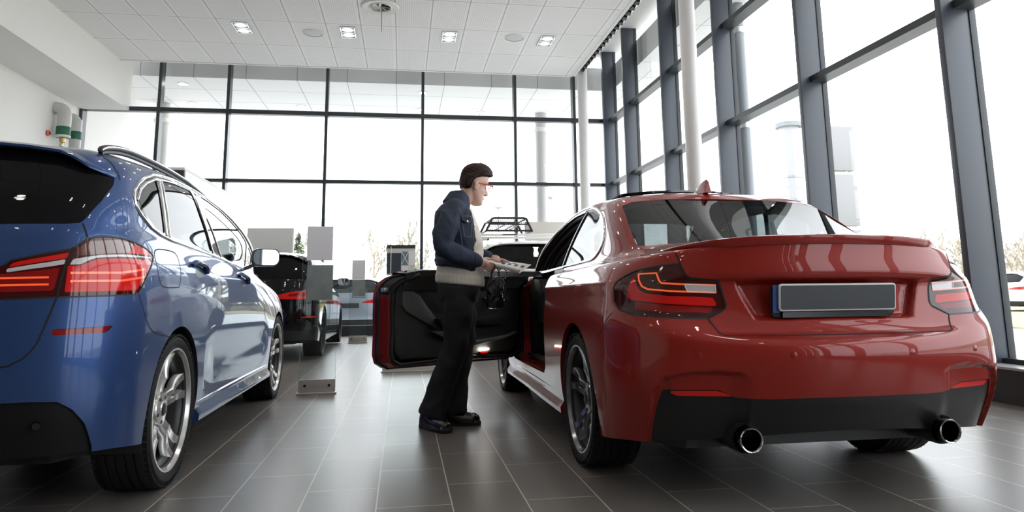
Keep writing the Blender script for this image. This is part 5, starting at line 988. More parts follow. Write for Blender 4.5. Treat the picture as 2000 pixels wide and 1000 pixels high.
# ================================================================ FURTHER CARS
def simple_car(label, loc, rz, pm, sc=(1, 1, 1), nu=8, nv=4, roofrails=None, group=None, wheel_m=None, glass='darkglass'):
    car = thing('hatchback_car', label, 'car', loc, rz, group)
    G = net_surface(BLUE, nu, nv)*np.array(sc); K = lambda pl, how: [(u*(sc[1] if how == 'side' else sc[0]), v*sc[2]) for u, v in pl]
    L_, R_ = Skin(G, -1), Skin(G, 1); B2 = (L_, R_)
    TL2 = [(-.38, .86), (-.62, .925), (-.80, .95), (-.95, .96), (-1.10, .955), (-1.12, .93), (-1.05, .86), (-.95, .835), (-.60, .835), (-.38, .845)]
    for s in B2:
        for yw in (0.0, 2.67*sc[1]): s.cut('void', None, None, f=lambda V, yw=yw: np.where(np.abs(V[:, 0]) > .5, np.hypot(V[:, 1]-yw, V[:, 2]-.33)-.355, 0.5))
        s.cut('tail_light', 'cyl', K(TL2, 'cyl'), isrear, ['body']); s.cut('brake_lens', 'cyl', K([(-.62, .905), (-.80, .925), (-1.08, .935), (-1.04, .885), (-.62, .87)], 'cyl'), isrear, ['tail_light'])
        s.cut('rear_window', 'rear', K(GL2, 'rear'), lambda V, N: (V[:, 1] < -.3) & (V[:, 2] > .95), ['body'])
        s.cut('lower_bumper', 'cyl', K([(-1.0, .1), (-.95, .36), (-.85, .42), (.5, .42), (.5, .1)], 'cyl'), lowrear, ['body'])
        s.cut('reflector', 'cyl', K([(-.75, .60), (-.95, .605), (-.95, .585), (-.75, .58)], 'cyl'), lowrear, ['body'])
        s.cut('dlo', 'side', K(DL2, 'side'), lambda V, N: (np.abs(V[:, 0]) > .5) & (V[:, 2] > .85), ['body'])
        s.cut('windscreen', 'rear', K(WS2, 'rear'), lambda V, N: (V[:, 1] > 1.3*sc[1]) & (V[:, 2] > .9) & (N[:, 1] > .25), ['body'])
    skin_part(B2, ['body'], 'body', [pm, M['gap']], car, .02); skin_part(B2, ['lower_bumper'], 'lower_bumper', [M['black']], car)
    skin_part(B2, ['rear_window'], 'rear_window', [M[glass]], car); skin_part(B2, ['windscreen'], 'windscreen', [M['tint']], car)
    ss = Surf(G, 'side', lambda V, N: np.abs(V[:, 0]) > .5)
    for s in B2:
        tl = skin_part([s], ['tail_light'], 'tail_light', [M['lens_red']], car); skin_part([s], ['brake_lens'], 'brake_lens', [M['lens_mid']], tl)
        skin_part([s], ['reflector'], 'reflector', [M['lens_red']], car); skin_part([s], ['dlo'], 'side_window', [M['darkglass']], car)
        b = MB(); ribbon(b, ss, K(DL2, 'side'), .016, .001, side=s.side, closed=True, step=.05, height=.006); b.build('window_chrome', M['chrome'], car, angle=None)
        b = MB()
        for pl in (DR2, DF2): ribbon(b, ss, K(pl, 'side'), .006, .001, side=s.side, closed=True, step=.05)
        b.build('door_joint', M['gap'], car, angle=None)
        for yy in (0, 2.67*sc[1]):
            o = bpy.data.objects.new('wheel', bpy.data.objects['wheel'].data); COL.objects.link(o); o.parent = car; o.location = (s.side*.765*sc[0], yy, .331); o.rotation_euler = (0, 0, 0 if s.side > 0 else PI)
            for n_, mm in (('rim', wheel_m or M['rimsilver']), ('brake_disc', M['disc'])):
                c = bpy.data.objects.new(n_, bpy.data.objects[n_].data if mm is None or n_ != 'rim' else RIMS); COL.objects.link(c); c.parent = o
            wheel_well(s.side, yy, .33, .355, s.side*.58, s.side*.85*sc[0], car)
        door_mirror(car, s.side*.975*sc[0], 1.90*sc[1], 1.105*sc[2], s.side, pm)
        if roofrails:
            MB().tube([(s.side*.62*sc[0], y*sc[1], (1.47+.05*math.sin(PI*min(1, max(0, (y+.4)/1.8))))*sc[2]+.035) for y in np.linspace(-.4, 1.3, 14)], .016, 8).build('roof_rail', roofrails, car)
    secs = []
    for u in np.linspace(-.70, .70, 21):
        p, n = Surf_at(G, u, sc); secs.append([(u, p[1]+.04, p[2]+.016), (u, p[1]-.05, p[2]+.010), (u, p[1]-.055, p[2]-.004), (u, p[1]+.02, p[2]-.008)])
    MB().loft(secs).build('roof_spoiler', pm, car, angle=60)
    b = MB(); b.prism([(-.60, -.70), (.60, -.70), (.58, 3.0), (-.58, 3.0)], .22, .32, 'z'); b.build('underbody', M['black'], car)
    MB().prism(rrect(.5*sc[0], .11, .01), -.865*sc[1], -.825*sc[1], 'y', T=Matrix.Translation((0, 0, .70))).build('number_plate', M['plate'], car)
    return car
_RF = {}
def Surf_at(G, u, sc):
    k = id(G)
    if k not in _RF: _RF.clear(); _RF[k] = Surf(G, 'rear', lambda V, N: V[:, 1] < -.3)
    return _RF[k].at(-abs(u), (1.437-.11*max(0, (abs(u)/sc[0]-.45)/.3)**1.5)*sc[2])
RIMS = [o for o in bpy.data.objects if o.name.startswith('rim') and o.data.materials[0] == M['rimsilver']][0].data
simple_car('black hatchback parked ahead of the blue car, seen from behind', (-1.925, 9.93, 0), 0, M['blackpaint'], (.985, .995, .93), 10, 5)
WC = simple_car('white car with roof rails and a roof basket, parked ahead of the red coupe', (1.78, 9.95, 0), 0, M['whitepaint'], (1.02, 1.05, 1.03), 10, 5, roofrails=M['black'], glass='darkglass')
simple_car('silver blue car in the distance beyond the second glass sign stand', (-1.25, 17.6, -.14), 0, M['silverpaint'], (1.0, 1.0, .90), 6, 4, glass='tint')
# ================================================================ THE WOMAN
def remesh(b, voxel, smooth=4, fac=0.5, noise=None):
    me = b.mesh('tmp'); bm = bmesh.new(); bm.from_mesh(me); bmesh.ops.recalc_face_normals(bm, faces=bm.faces); bm.to_mesh(me); bm.free()
    o = bpy.data.objects.new('tmp', me); COL.objects.link(o)
    r = o.modifiers.new('r', 'REMESH'); r.mode = 'VOXEL'; r.voxel_size = voxel; r.use_smooth_shade = True
    if smooth: s = o.modifiers.new('s', 'SMOOTH'); s.iterations = smooth; s.factor = fac
    dg = bpy.context.evaluated_depsgraph_get(); m2 = bpy.data.meshes.new_from_object(o.evaluated_get(dg)); bpy.data.objects.remove(o)
    if noise:
        n = len(m2.vertices); co = np.empty(n*3); no = np.empty(n*3); m2.vertices.foreach_get('co', co); m2.vertices.foreach_get('normal', no)
        co = co.reshape(-1, 3); no = no.reshape(-1, 3); d = noise(co); m2.vertices.foreach_set('co', (co+no*d[:, None]).ravel()); m2.update()
    return m2
def ring(cx, cy, z, dx, dy, n=28, p=2.3, a0=0, a1=2*PI, tilt=0.0, dxb=None):
    out = []; full = abs(a1-a0-2*PI) < 1e-6
    for i in range(n):
        a = a0+(a1-a0)*i/(n if full else n-1); c, s = math.cos(a), math.sin(a)
        u = math.copysign(abs(c)**(2/p), c)*(dx if c > 0 or dxb is None else dxb); v = math.copysign(abs(s)**(2/p), s)*dy
        out.append((cx+u, cy+v, z+tilt*u))
    return out
def limb(b, pts, rr, n=16, flat=1.0):
    P = catmull(pts, 6); k = len(pts)-1; R_ = [float(np.interp(i/6, range(k+1), rr)) for i in range(len(P))]
    b.tube(P, R_, n, flat=flat); b.sphere(P[0], R_[0], 14, 8); b.sphere(P[-1], R_[-1], 14, 8)
PX, PYY = .33, 4.60
def creases(seed, amp, lo, hi, n=9, stretch=(1, 1, 1)):
    r = np.random.RandomState(seed); K = r.normal(size=(n, 3))*np.array(stretch); K *= (2*PI/r.uniform(lo, hi, n)/np.linalg.norm(K, axis=1))[:, None]; ph = r.uniform(0, 6.28, n); W_ = r.normal(size=(n, 3))*9
    return lambda c: amp*sum((.62-np.abs(np.sin((c@K[i]+ph[i]+.9*np.sin(c@W_[i]))*.5)))*np.clip(np.sin(c@W_[(i+3) % n]*1.3+ph[i])+.35, 0, 1) for i in range(n))
SKIN = mat('skin', (0.68, 0.43, 0.34), 0.5); nodes(SKIN)[2].inputs['Subsurface Weight'].default_value = 0.15; nodes(SKIN)[2].inputs['Subsurface Radius'].default_value = (0.01, 0.004, 0.002); add_noise(SKIN, 60, 0.06)
DENIM = add_noise(mat('dark_blue_denim', (0.024, 0.035, 0.062), 0.85), 13, 0.62, 0.0, 6); add_noise(DENIM, 420, 0, 0.35)
KNIT = add_noise(mat('cream_knit', (0.72, 0.67, 0.58), 0.9), 90, 0.06, 0.5, stretch=(1, 1, 0.25))
TROUS = add_noise(mat('black_trousers', (0.010, 0.010, 0.013), 0.8), 30, 0.3)
HAIRM = add_noise(mat('dark_brown_hair', (0.022, 0.010, 0.008), 0.6, spec=0.2), 70, 0.6, 0.6, 6, stretch=(0.25, 1, 1))
SHOEM = mat('black_leather', (0.008, 0.008, 0.009), 0.22, coat=0.3); REDF = mat('red_glasses_frame', (0.62, 0.02, 0.025), 0.25); THREAD = mat('pale_stitching', (0.30, 0.30, 0.32), 0.8); BRASS = mat('metal_button', (0.70, 0.62, 0.50), 0.3, metal=0.9)
b = MB()
# head
hx = .012
prof = [(1.414, .120, .160, .022), (1.420, .112, .176, .030), (1.430, .105, .186, .037), (1.442, .098, .189, .044), (1.456, .088, .188, .050), (1.470, .075, .190, .055), (1.488, .062, .192, .060), (1.508, .054, .194, .064), (1.530, .046, .196, .068), (1.550, .040, .199, .071), (1.572, .036, .210, .074), (1.595, .036, .214, .075), (1.62, .040, .211, .074), (1.645, .052, .200, .067), (1.665, .070, .184, .055), (1.680, .094, .162, .036), (1.687, .115, .142, .014)]
secs = []
for z, xb, xf, w in prof:
    cx = xb+(xf-xb)*.45; rr = []
    for i in range(40):
        a = 2*PI*i/40; c, s = math.cos(a), math.sin(a); pw = (1.72 if z < 1.56 else 2.0) if c > 0 else 2.1
        u = math.copysign(abs(c)**(2/pw), c)*((xf-cx) if c > 0 else (cx-xb)); v = math.copysign(abs(s)**(2/pw), s)*w; rr.append((cx+u+hx, v, z))
    secs.append(rr)
b.loft(secs)
b.loft([[(x0+hx-.012, -w*1.25, z), (x1+hx-.006, -w*.55, z), (x1+hx, 0, z), (x1+hx-.006, w*.55, z), (x0-.012+hx, w*1.25, z), (x0-.03+hx, 0, z)] for z, x0, x1, w in ((1.575, .196, .209, .009), (1.556, .190, .2055, .009), (1.54, .190, .212, .010), (1.523, .192, .219, .0115), (1.510, .192, .2265, .014), (1.502, .190, .2290, .016), (1.495, .188, .224, .0165), (1.489, .186, .206, .012))])
for s in (-1, 1):
    b.sphere((.207+hx-.008, s*.0125, 1.499), (.011, .0075, .0075), 12, 8)
    b.sphere((.146+hx, s*.033, 1.512), (.030, .024, .032), 14, 8)
    b.sphere((.178+hx, s*.031, 1.548), (.012, .016, .010), 12, 8)
    b.sphere((.190+hx, s*.030, 1.569), (.013, .026, .0075), 12, 8)
    T = Matrix.Rotation(.25, 4, 'Y'); b.sphere((.100+hx, s*.073, 1.535), (.019, .007, .031), 14, 10, T=T); b.sphere((.094+hx, s*.079, 1.548), (.014, .006, .017), 12, 8, T=T)
b.sphere((.184+hx, 0, 1.4735), (.013, .022, .0052), 14, 8); b.sphere((.182+hx, 0, 1.4640), (.013, .019, .0056), 14, 8)
b.sphere((.176+hx, 0, 1.432), (.013, .018, .012), 14, 8)
HT = Matrix.Translation((.10, 0, 1.49)) @ Matrix.Rotation(math.radians(20), 4, 'Z') @ Matrix.Rotation(math.radians(7), 4, 'Y') @ Matrix.Translation((-.10, 0, -1.49))
b.v = [tuple(HT @ Vector(p)) for p in b.v]
limb(b, [(.015, 0, 1.36), (.045, 0, 1.42), (.085, 0, 1.475), (.10, 0, 1.52)], [.075, .058, .052, .055], 18)
# trunk
b.loft([ring(cx, 0, z, d, w) for z, cx, d, w in ((.84, .02, .09, .14), (.92, .025, .125, .165), (1.0, .03, .125, .155), (1.08, .035, .115, .145), (1.2, .025, .115, .155), (1.32, .01, .105, .17), (1.39, .005, .075, .15), (1.425, .02, .05, .08))])
# legs
limb(b, [(.02, -.085, .90), (.015, -.08, .70), (.005, -.055, .49), (-.09, -.02, .25), (-.155, 0, .09)], [.088, .08, .056, .05, .036])
limb(b, [(.025, .085, .90), (.05, .09, .70), (.06, .09, .49), (.02, .08, .25), (.0, .068, .09)], [.088, .08, .056, .05, .036])
limb(b, [(-.155, 0, .07), (-.13, -.04, .05), (-.07, -.13, .035)], [.036, .036, .026]); limb(b, [(0, .068, .07), (.05, .062, .05), (.12, .054, .035)], [.036, .036, .026])
# arms and hands
RW, LW = (.140, -.175, 1.030), (.238, .075, 1.060)
limb(b, [(-.015, -.145, 1.352), (-.06, -.205, 1.25), (-.085, -.225, 1.13), (.02, -.205, 1.075), RW], [.050, .047, .044, .040, .027])
limb(b, [(-.01, .145, 1.352), (.0, .212, 1.25), (.03, .225, 1.14), (.13, .165, 1.10), LW], [.050, .047, .044, .040, .026])
def fing(pts, r=.0085): limb(b, pts, [r*1.08, r, r*.96, r*.8][:len(pts)] if len(pts) == 4 else [r*1.05, r, r*.85], 10)
# right hand: knuckles towards the camera, fingers closing round the rolled end, thumb on top
limb(b, [RW, (.165, -.168, 1.022), (.190, -.158, 1.014)], [.026, .030, .028], 16, flat=.62)
for k, (dx, dz, L_) in enumerate(((.028, .012, 1.0), (.022, -.004, 1.08), (.014, -.019, 1.0), (.004, -.031, .82))):
    fing([(.180+dx*.4, -.164, 1.014+dz), (.205+dx, -.168+.004*k, 1.006+dz), (.222+dx*1.1, -.152, .990+dz), (.222+dx, -.128, .982+dz*.9)])
fing([(.160, -.160, 1.040), (.190, -.145, 1.050), (.222, -.128, 1.046)], .0100)
# left hand: palm above the page, fingers spread forward
limb(b, [LW, (.262, .066, 1.058), (.285, .056, 1.055)], [.025, .028, .026], 16, flat=.6)
for k, (dy, L_) in enumerate(((-.030, .92), (-.011, 1.05), (.009, 1.0), (.027, .8))):
    fing([(.287, .055+dy*.8, 1.053), (.287+.034*L_, .047+dy*1.05, 1.051), (.287+.058*L_, .040+dy*1.15, 1.041), (.287+.074*L_, .035+dy*1.2, 1.034)], .0080)
fing([(.262, .040, 1.053), (.280, .008, 1.049), (.300, -.010, 1.041)], .0095)
me = remesh(b, .0036, 5)
wom = link('person', me, SKIN, None, angle=None); wom.location = (PX, PYY, 0)
tag(wom, 'woman in denim jacket and red glasses standing by the open car door reading a brochure', 'person')
# eyes, lips
for s in (-1, 1):
    e = MB().sphere((.1835+hx, s*.029, 1.541), (.0052, .0105, .0050), 16, 10).build('eye', mat('eye_white', (.75, .72, .68), .2), wom)
    MB().sphere((.1880+hx, s*.029, 1.5405), (.0022, .0048, .0052), 12, 8).build('iris', M['gap'], e)
    MB().tube([(.204+hx, s*.008, 1.566), (.203+hx, s*.020, 1.570), (.196+hx, s*.036, 1.571)], .0022, 6).build('eyebrow', HAIRM, wom)
b = MB(); b.sphere((.1925+hx, 0, 1.4732), (.0062, .018, .0036), 16, 8); b.sphere((.1905+hx, 0, 1.4642), (.0064, .0155, .0042), 16, 8); b.build('lips', mat('lips', (.50, .22, .19), .45), wom)
MB().sphere((.100+hx, -.083, 1.508), .0042, 10, 8).build('earring', mat('pearl', (.85, .83, .8), .2), wom)
MB().sphere((.100+hx, .083, 1.508), .0042, 10, 8).build('earring', bpy.data.materials['pearl'], wom)
# hair
b = MB(); secs = []
low = [(1.510, .036, .074, .046), (1.516, .030, .080, .060), (1.528, .026, .083, .068), (1.55, .020, .088, .077), (1.572, .017, .100, .081), (1.588, .016, .122, .083), (1.600, .016, .168, .083), (1.610, .016, .215, .082)]
dome = [(1.610+.092*math.sin(q), .128-.112*math.cos(q)**.9, .128+(.112+.006*math.sin(2*q))*math.cos(q)**.9, .081*math.cos(q)**.85+.002) for q in np.linspace(.10, 1.50, 14)]
for z, xb, xf, w in low+dome:
    cx = xb+(xf-xb)*.5; rr = []
    for i in range(44):
        a = 2*PI*i/44; c, s = math.cos(a), math.sin(a); u = math.copysign(abs(c)**.93, c)*((xf-cx) if c > 0 else (cx-xb)); rr.append((cx+u+hx, math.copysign(abs(s)**.93, s)*w, z+(.010*max(0, c)**2 if z > 1.6 else 0)))
    secs.append(rr)
b.loft(secs)
for s in (-1,):   # locks swept back from the parting
    for k in range(10): b.tube(catmull([(.222+hx-.010*k, s*(.018+.052*min(1, k/5)), 1.652-.0035*k+.012*(k < 4)), (.16+hx-.010*k, s*.078, 1.648-.007*k), (.085+hx-.006*k, s*.084, 1.615-.009*k), (.040+hx, s*.066, 1.590-.006*k)], 6), .0060, 6)
b.v = [tuple(HT @ Vector(p)) for p in b.v]
hm = remesh(b, .0032, 3, noise=lambda c: .0005*np.sin((c[:, 2]+.55*c[:, 0])*760+2.2*np.sin(c[:, 0]*70)+3*np.sin(c[:, 1]*40))*np.clip((1.71-c[:, 2])*14, 0, 1)+.0006*np.sin((c[:, 2]+.5*c[:, 0])*260))
link('hair', hm, HAIRM, wom, angle=None)
# glasses
g = bpy.data.objects.new('glasses', None); COL.objects.link(g); g.parent = wom
for s in (-1, 1):
    MB().tube([(.2285+hx+.002-abs(y)*.10, s*.033+y, 1.543+z) for y, z in rrect(.050, .034, .012, 4)], .0024, 6, closed=True).build('rim', REDF, g)
    MB().tube([(.226+hx, s*.060, 1.551), (.18+hx, s*.074, 1.553), (.11+hx, s*.0805, 1.555), (.085+hx, s*.080, 1.540)], [.0034, .0032, .0026, .0022], 8).build('temple_arm', REDF, g)
MB().tube([(.230+hx, -.009, 1.549), (.2325+hx, 0, 1.551), (.230+hx, .009, 1.549)], .0022, 6).build('bridge', REDF, g)
# sweater
bpy.context.view_layer.update()
for o_ in list(bpy.data.objects):
    if o_.type == 'MESH' and o_.name.split('.')[0] in ('eye', 'iris', 'eyebrow', 'lips', 'earring') or (o_.parent is not None and o_.parent == g): o_.data.transform(HT)
def fold(amp, f1, f2): return lambda c: amp*(np.sin(c[:, 2]*f1+c[:, 0]*f2*.6+3*np.sin(c[:, 1]*9))*.6+np.sin(c[:, 2]*f1*1.9-c[:, 0]*f2+1.3)*.4)
b = MB(); b.loft([ring(cx, 0, z, d, w, 40, 2.2, tilt=-.10 if z < 1.0 else 0) for z, cx, d, w in ((.885, .036, .150, .180), (.893, .036, .160, .188), (.94, .036, .161, .188), (.948, .036, .155, .181), (1.05, .04, .150, .175), (1.17, .038, .150, .18), (1.30, .022, .124, .18), (1.37, .018, .10, .15), (1.405, .03, .065, .09), (1.425, .04, .06, .072))])
sw = link('sweater', remesh(b, .006, 3, noise=lambda c: fold(.0025, 55, 40)(c)*np.clip((c[:, 2]-.95)*8, .15, 1)), KNIT, wom, angle=None)
# jacket: open shell with sleeves and collar
b = MB(); A0, A1 = math.radians(44), math.radians(316)
J = ((.985, .022, .140, .190), (.992, .022, .150, .198), (1.03, .022, .151, .199), (1.037, .022, .143, .192), (1.14, .02, .146, .198), (1.22, .012, .147, .205), (1.30, .006, .141, .206), (1.36, .0, .125, .195), (1.40, .003, .102, .17), (1.43, .02, .080, .12), (1.45, .034, .070, .085))
outer = [ring(cx, 0, z, d, w, 48, 2.3, A0+math.radians(max(0, (1.2-z)*28)), A1-math.radians(max(0, (1.2-z)*28)), tilt=-.17*min(1, max(0, (1.3-z)/.25))) for z, cx, d, w in J]
inner = [[(cx+(x-cx)*.93, y*.94, z) for x, y, z in r] for r, (z_, cx, d, w) in zip(outer, J)]
n = len(outer); P = np.array(outer); Q = np.array(inner)
b.grid(P); b.grid(Q, flip=True)
for A_, B_ in ((P[0], Q[0]), (P[-1], Q[-1]), (P[:, 0], Q[:, 0]), (P[:, -1], Q[:, -1])): b.grid(np.stack([A_, B_]))
limb(b, [(-.01, -.145, 1.362), (-.055, -.208, 1.26), (-.088, -.235, 1.13), (.01, -.215, 1.075), (.125, -.180, 1.036)], [.074, .072, .066, .058, .046], 20)
limb(b, [(.0, .145, 1.362), (.0, .216, 1.26), (.03, .235, 1.14), (.13, .172, 1.105), (.222, .088, 1.075)], [.078, .074, .066, .058, .044], 20)
# collar
b.loft([[(x, y, z) for x, y, z in ((.105, s_*.075, 1.375), (.150, s_*.060, 1.355), (.118, s_*.082, 1.352))] for s_ in (-1,)], cap=False) if False else None
co = []
for i in range(25):
    a = math.radians(52+256*i/24); c, s = math.cos(a), math.sin(a); drop = .05*max(0, c)**1.2
    co.append([(.050+.066*c, .074*s, 1.500-drop*1.7), (.046+.078*c, .088*s, 1.500-drop*1.7), (.030+.112*c, .130*s, 1.432-drop*1.9), (.030+.104*c, .122*s, 1.424-drop*1.9), (.044+.070*c, .079*s, 1.462-drop*1.7)])
b.loft(co)
jk = link('jacket', remesh(b, .0048, 3, noise=lambda c: (fold(.0030, 34, 52)(c)+creases(5, .0042, .07, .16, 10, (1, 1, 1.6))(c))*np.clip((1.42-c[:, 2])*12, .15, 1)), DENIM, wom, angle=None)
def jpt(a_deg, z):
    i = int(np.clip(np.searchsorted([j[0] for j in J], z), 1, len(J)-1)); t = (z-J[i-1][0])/(J[i][0]-J[i-1][0]); cx, d, w = [J[i-1][k]+(J[i][k]-J[i-1][k])*t for k in (1, 2, 3)]
    a = math.radians(a_deg); c, s = math.cos(a), math.sin(a); u = math.copysign(abs(c)**(2/2.3), c)*d; v = math.copysign(abs(s)**(2/2.3), s)*w
    n_ = Vector((c/d, s/w, 0)).normalized(); return Vector((cx+u, v, z-.17*u*min(1, max(0, (1.3-z)/.25))))+n_*.005, n_
for sg in (-1, 1):
    pk_ = [(58, 1.315), (82, 1.315), (82, 1.29), (70, 1.272), (58, 1.29)]; vs = []
    for off in (.001, .006): vs += [tuple(jpt(sg*a, z)[0]+jpt(sg*a, z)[1]*off) for a, z in pk_]
    pkt = MB().add(vs, [(0, 1, 2, 3, 4), (5, 6, 7, 8, 9)]+[(i, (i+1) % 5, 5+(i+1) % 5, 5+i) for i in range(5)]).build('pocket_flap', DENIM, jk)
    lines = [pk_+[pk_[0]], [(60, 1.27), (63, 1.19), (80, 1.19), (82, 1.27)], [(52, 1.34), (52, 1.06)], [(90, 1.30), (84, 1.07)]]
    for pl in lines: MB().tube([tuple(jpt(sg*a, z)[0]+jpt(sg*a, z)[1]*.007) for a, z in densify(pl, 4)], .0011, 5).build('stitching', THREAD, jk)
    for a, z in ((70, 1.283), (49, 1.34), (48.5, 1.26), (48, 1.18), (49, 1.10)):
        p, n_ = jpt(sg*a, z); MB().lathe([(0, .004), (.006, .003), (.0075, 0)], 12, T=Matrix.Translation(p+n_*.006) @ n_.to_track_quat('Z', 'Y').to_matrix().to_4x4()).build('button', BRASS, jk)
MB().tube([(.118, -.180-.05*math.cos(a), 1.038+.048*math.sin(a)) for a in np.linspace(0, 2*PI, 25)[:-1]], .004, 6, closed=True).build('cuff_seam', DENIM, jk)
# trousers
b = MB()
b.loft([ring(cx, 0, z, d, w, 36, 2.4) for z, cx, d, w in ((.78, .025, .12, .17), (.84, .028, .136, .178), (.89, .03, .136, .176), (.93, .032, .126, .164), (.95, .032, .12, .158))])
def leg(pts, rr):
    P = catmull(pts, 6); k = len(pts)-1; R_ = [float(np.interp(i/6, range(k+1), rr)) for i in range(len(P))]; b.tube(P, R_, 24); b.sphere(P[0], R_[0], 14, 8)
leg([(.022, -.088, .86), (.018, -.082, .70), (.005, -.055, .50), (-.075, -.022, .28), (-.140, -.008, .075)], [.098, .098, .080, .082, .090])
leg([(.03, .088, .86), (.055, .092, .70), (.058, .09, .50), (.020, .08, .28), (-.002, .071, .080)], [.098, .098, .080, .080, .087])
tm = remesh(b, .006, 3, noise=lambda c: fold(.002, 30, 40)(c)+creases(8, .0045, .09, .2, 8, (1, 1, 1.8))(c)*np.clip((.93-c[:, 2])*10, 0, 1))
link('trousers', tm, TROUS, wom, angle=None)
# shoes
def shoe(heel, toe, parent):
    H_, T_ = Vector(heel), Vector(toe); d = (T_-H_); L_ = d.length; rz = math.atan2(d.y, d.x); T = Matrix.Translation(H_) @ Matrix.Rotation(rz, 4, 'Z'); s_ = L_/.27
    o = MB(); secs = []
    for t, w, h in ((0, .028, .075), (.03, .036, .100), (.09, .038, .115), (.16, .039, .110), (.24, .042, .095), (.34, .046, .080), (.50, .050, .066), (.70, .053, .062), (.85, .049, .058), (.95, .036, .044), (1.0, .014, .028)):
        x = t*L_; secs.append([tuple(T @ Vector((x, w*math.cos(a), .016+(h if math.sin(a) > 0 else 0)*abs(math.sin(a))**.8))) for a in np.linspace(0, 2*PI, 25)[:-1]])
    sh = o.loft(secs).build('shoe', SHOEM, parent, angle=60)
    so = MB(); outl = [(t*L_, w) for t, w in ((-.01, .018), (.02, .036), (.15, .041), (.35, .045), (.55, .051), (.72, .053), (.87, .048), (.97, .034), (1.03, .012))]
    poly = outl+[(x, -w) for x, w in outl[::-1]]
    so.prism(poly, 0, .024, 'z', T=T); so.build('sole', M['black'], sh, bevel=.003)
    for k in range(4):
        x = (.27+.075*k)*L_; MB().tube([tuple(T @ Vector((x+.004*math.sin(3*q), -.026+.052*q, .016+.100-.011*k+.002))) for q in np.linspace(0, 1, 6)], .0028, 6).build('lace', M['black'], sh)
    return sh
shoe((-.195, .035, 0), (-.045, -.195, 0), wom); shoe((-.055, .075, 0), (.170, .048, 0), wom)
# brochure held in both hands
PAPER = add_noise(mat('brochure_paper', (0.80, 0.77, 0.74), 0.45), 5, 0.02)
bro = thing('brochure', 'rolled glossy brochure with small printed pictures held by the woman', 'brochure', (PX+.192, PYY-.132, 1.026))
cross = [(.014*math.sin(a)*(1-.03*a), .012-.014*math.cos(a)*(1-.03*a)) for a in np.linspace(-4.9, 0.0, 26)][::1]
cross = [(y, z-.020) for y, z in cross]+[(.02+.0*k, -.020-.001) if k == 0 else (.012+.020*k, -.018+.0052*k) for k in range(1, 9)]
rows = []
for t in np.linspace(0, 1, 14): rows.append([(t*.215+max(0, y)*.55*t+.1*max(0, y), y, z-.050*t+.10*max(0, y)*t+.006*math.sin(PI*t)) for y, z in cross])
P = np.array(rows); b = MB(); b.grid(P); b.grid(P+np.array([0, .0, -.0016]), flip=True)
for i in (0, -1): b.grid(np.stack([P[i], P[i]+np.array([0, 0, -.0016])]))
b.grid(np.stack([P[:, -1], P[:, -1]+np.array([0, 0, -.0016])], 1)); b.build('pages', PAPER, bro, angle=60)
PRN = [mat('printed_brown', (.06, .03, .02), .5), mat('printed_blue', (.03, .06, .22), .5), mat('printed_black', (.02, .02, .02), .5), mat('printed_tan', (.35, .25, .16), .5)]
for i0, j0, w, h, m_ in ((5, 29, 1, 2, 0), (7, 29, 1, 2, 1), (9, 29, 1, 2, 0), (11, 29, 1, 2, 2), (4, 31, 1, 1, 2), (8, 31, 1, 1, 3), (5, 21, 1, 2, 0), (7, 22, 1, 2, 3), (9, 21, 1, 2, 0), (11, 22, 1, 1, 3), (3, 22, 1, 2, 0)):
    MB().grid(P[i0:i0+w+1, j0:j0+h+1]+np.array([0, -.0004, .0010])).build('printed_picture', PRN[m_], bro, recalc=False)
# handbag hanging from the right hand
BAGM = add_noise(mat('black_shiny_bag', (0.008, 0.008, 0.009), 0.25), 50, 0.2, 0.6); BEAD = mat('silver_bead', (.7, .68, .62), .2, metal=.9)
bag = thing('handbag', 'small black handbag with beaded strap hanging from her hand beside the door', 'bag', (PX+.245, PYY-.165, .735))
b = MB(); b.loft([ring(0, 0, z, d, w, 28, 2.6) for z, d, w in ((.0, .030, .03), (.006, .052, .045), (.05, .060, .05), (.12, .052, .045), (.18, .040, .03), (.20, .030, .02))])
link('bag_body', remesh(b, .004, 2, noise=lambda c: .004*np.sin(c[:, 0]*130+np.sin(c[:, 2]*60)*2)*np.clip(c[:, 2]*12, 0, 1)), BAGM, bag, angle=None)
for s in (-1, 1): MB().tube(catmull([(s*.028, -.02, .19), (s*.020, -.025, .235), (.002, -.02, .265), (s*.006, .0, .27)], 6), .005, 8).build('strap', BAGM, bag)
lp = [(.045+.030*math.cos(a), -.03, .215+.034*math.sin(a)) for a in np.linspace(0, 2*PI, 29)[:-1]]
cd = MB().tube(lp, .0045, 8, closed=True).build('beaded_cord', BAGM, bag)
for k in range(0, 28, 2): MB().sphere(lp[k], .0052, 8, 6).build('bead', BEAD, cd)
for k in range(7): MB().tube(catmull([(.012+.004*k, -.045, .195), (.006+.009*k, -.062, .14), (-.005+.013*k, -.062, .075-.004*k)], 5), .0032, 6).build('fringe', BAGM if k % 2 else SHOEM, bag)
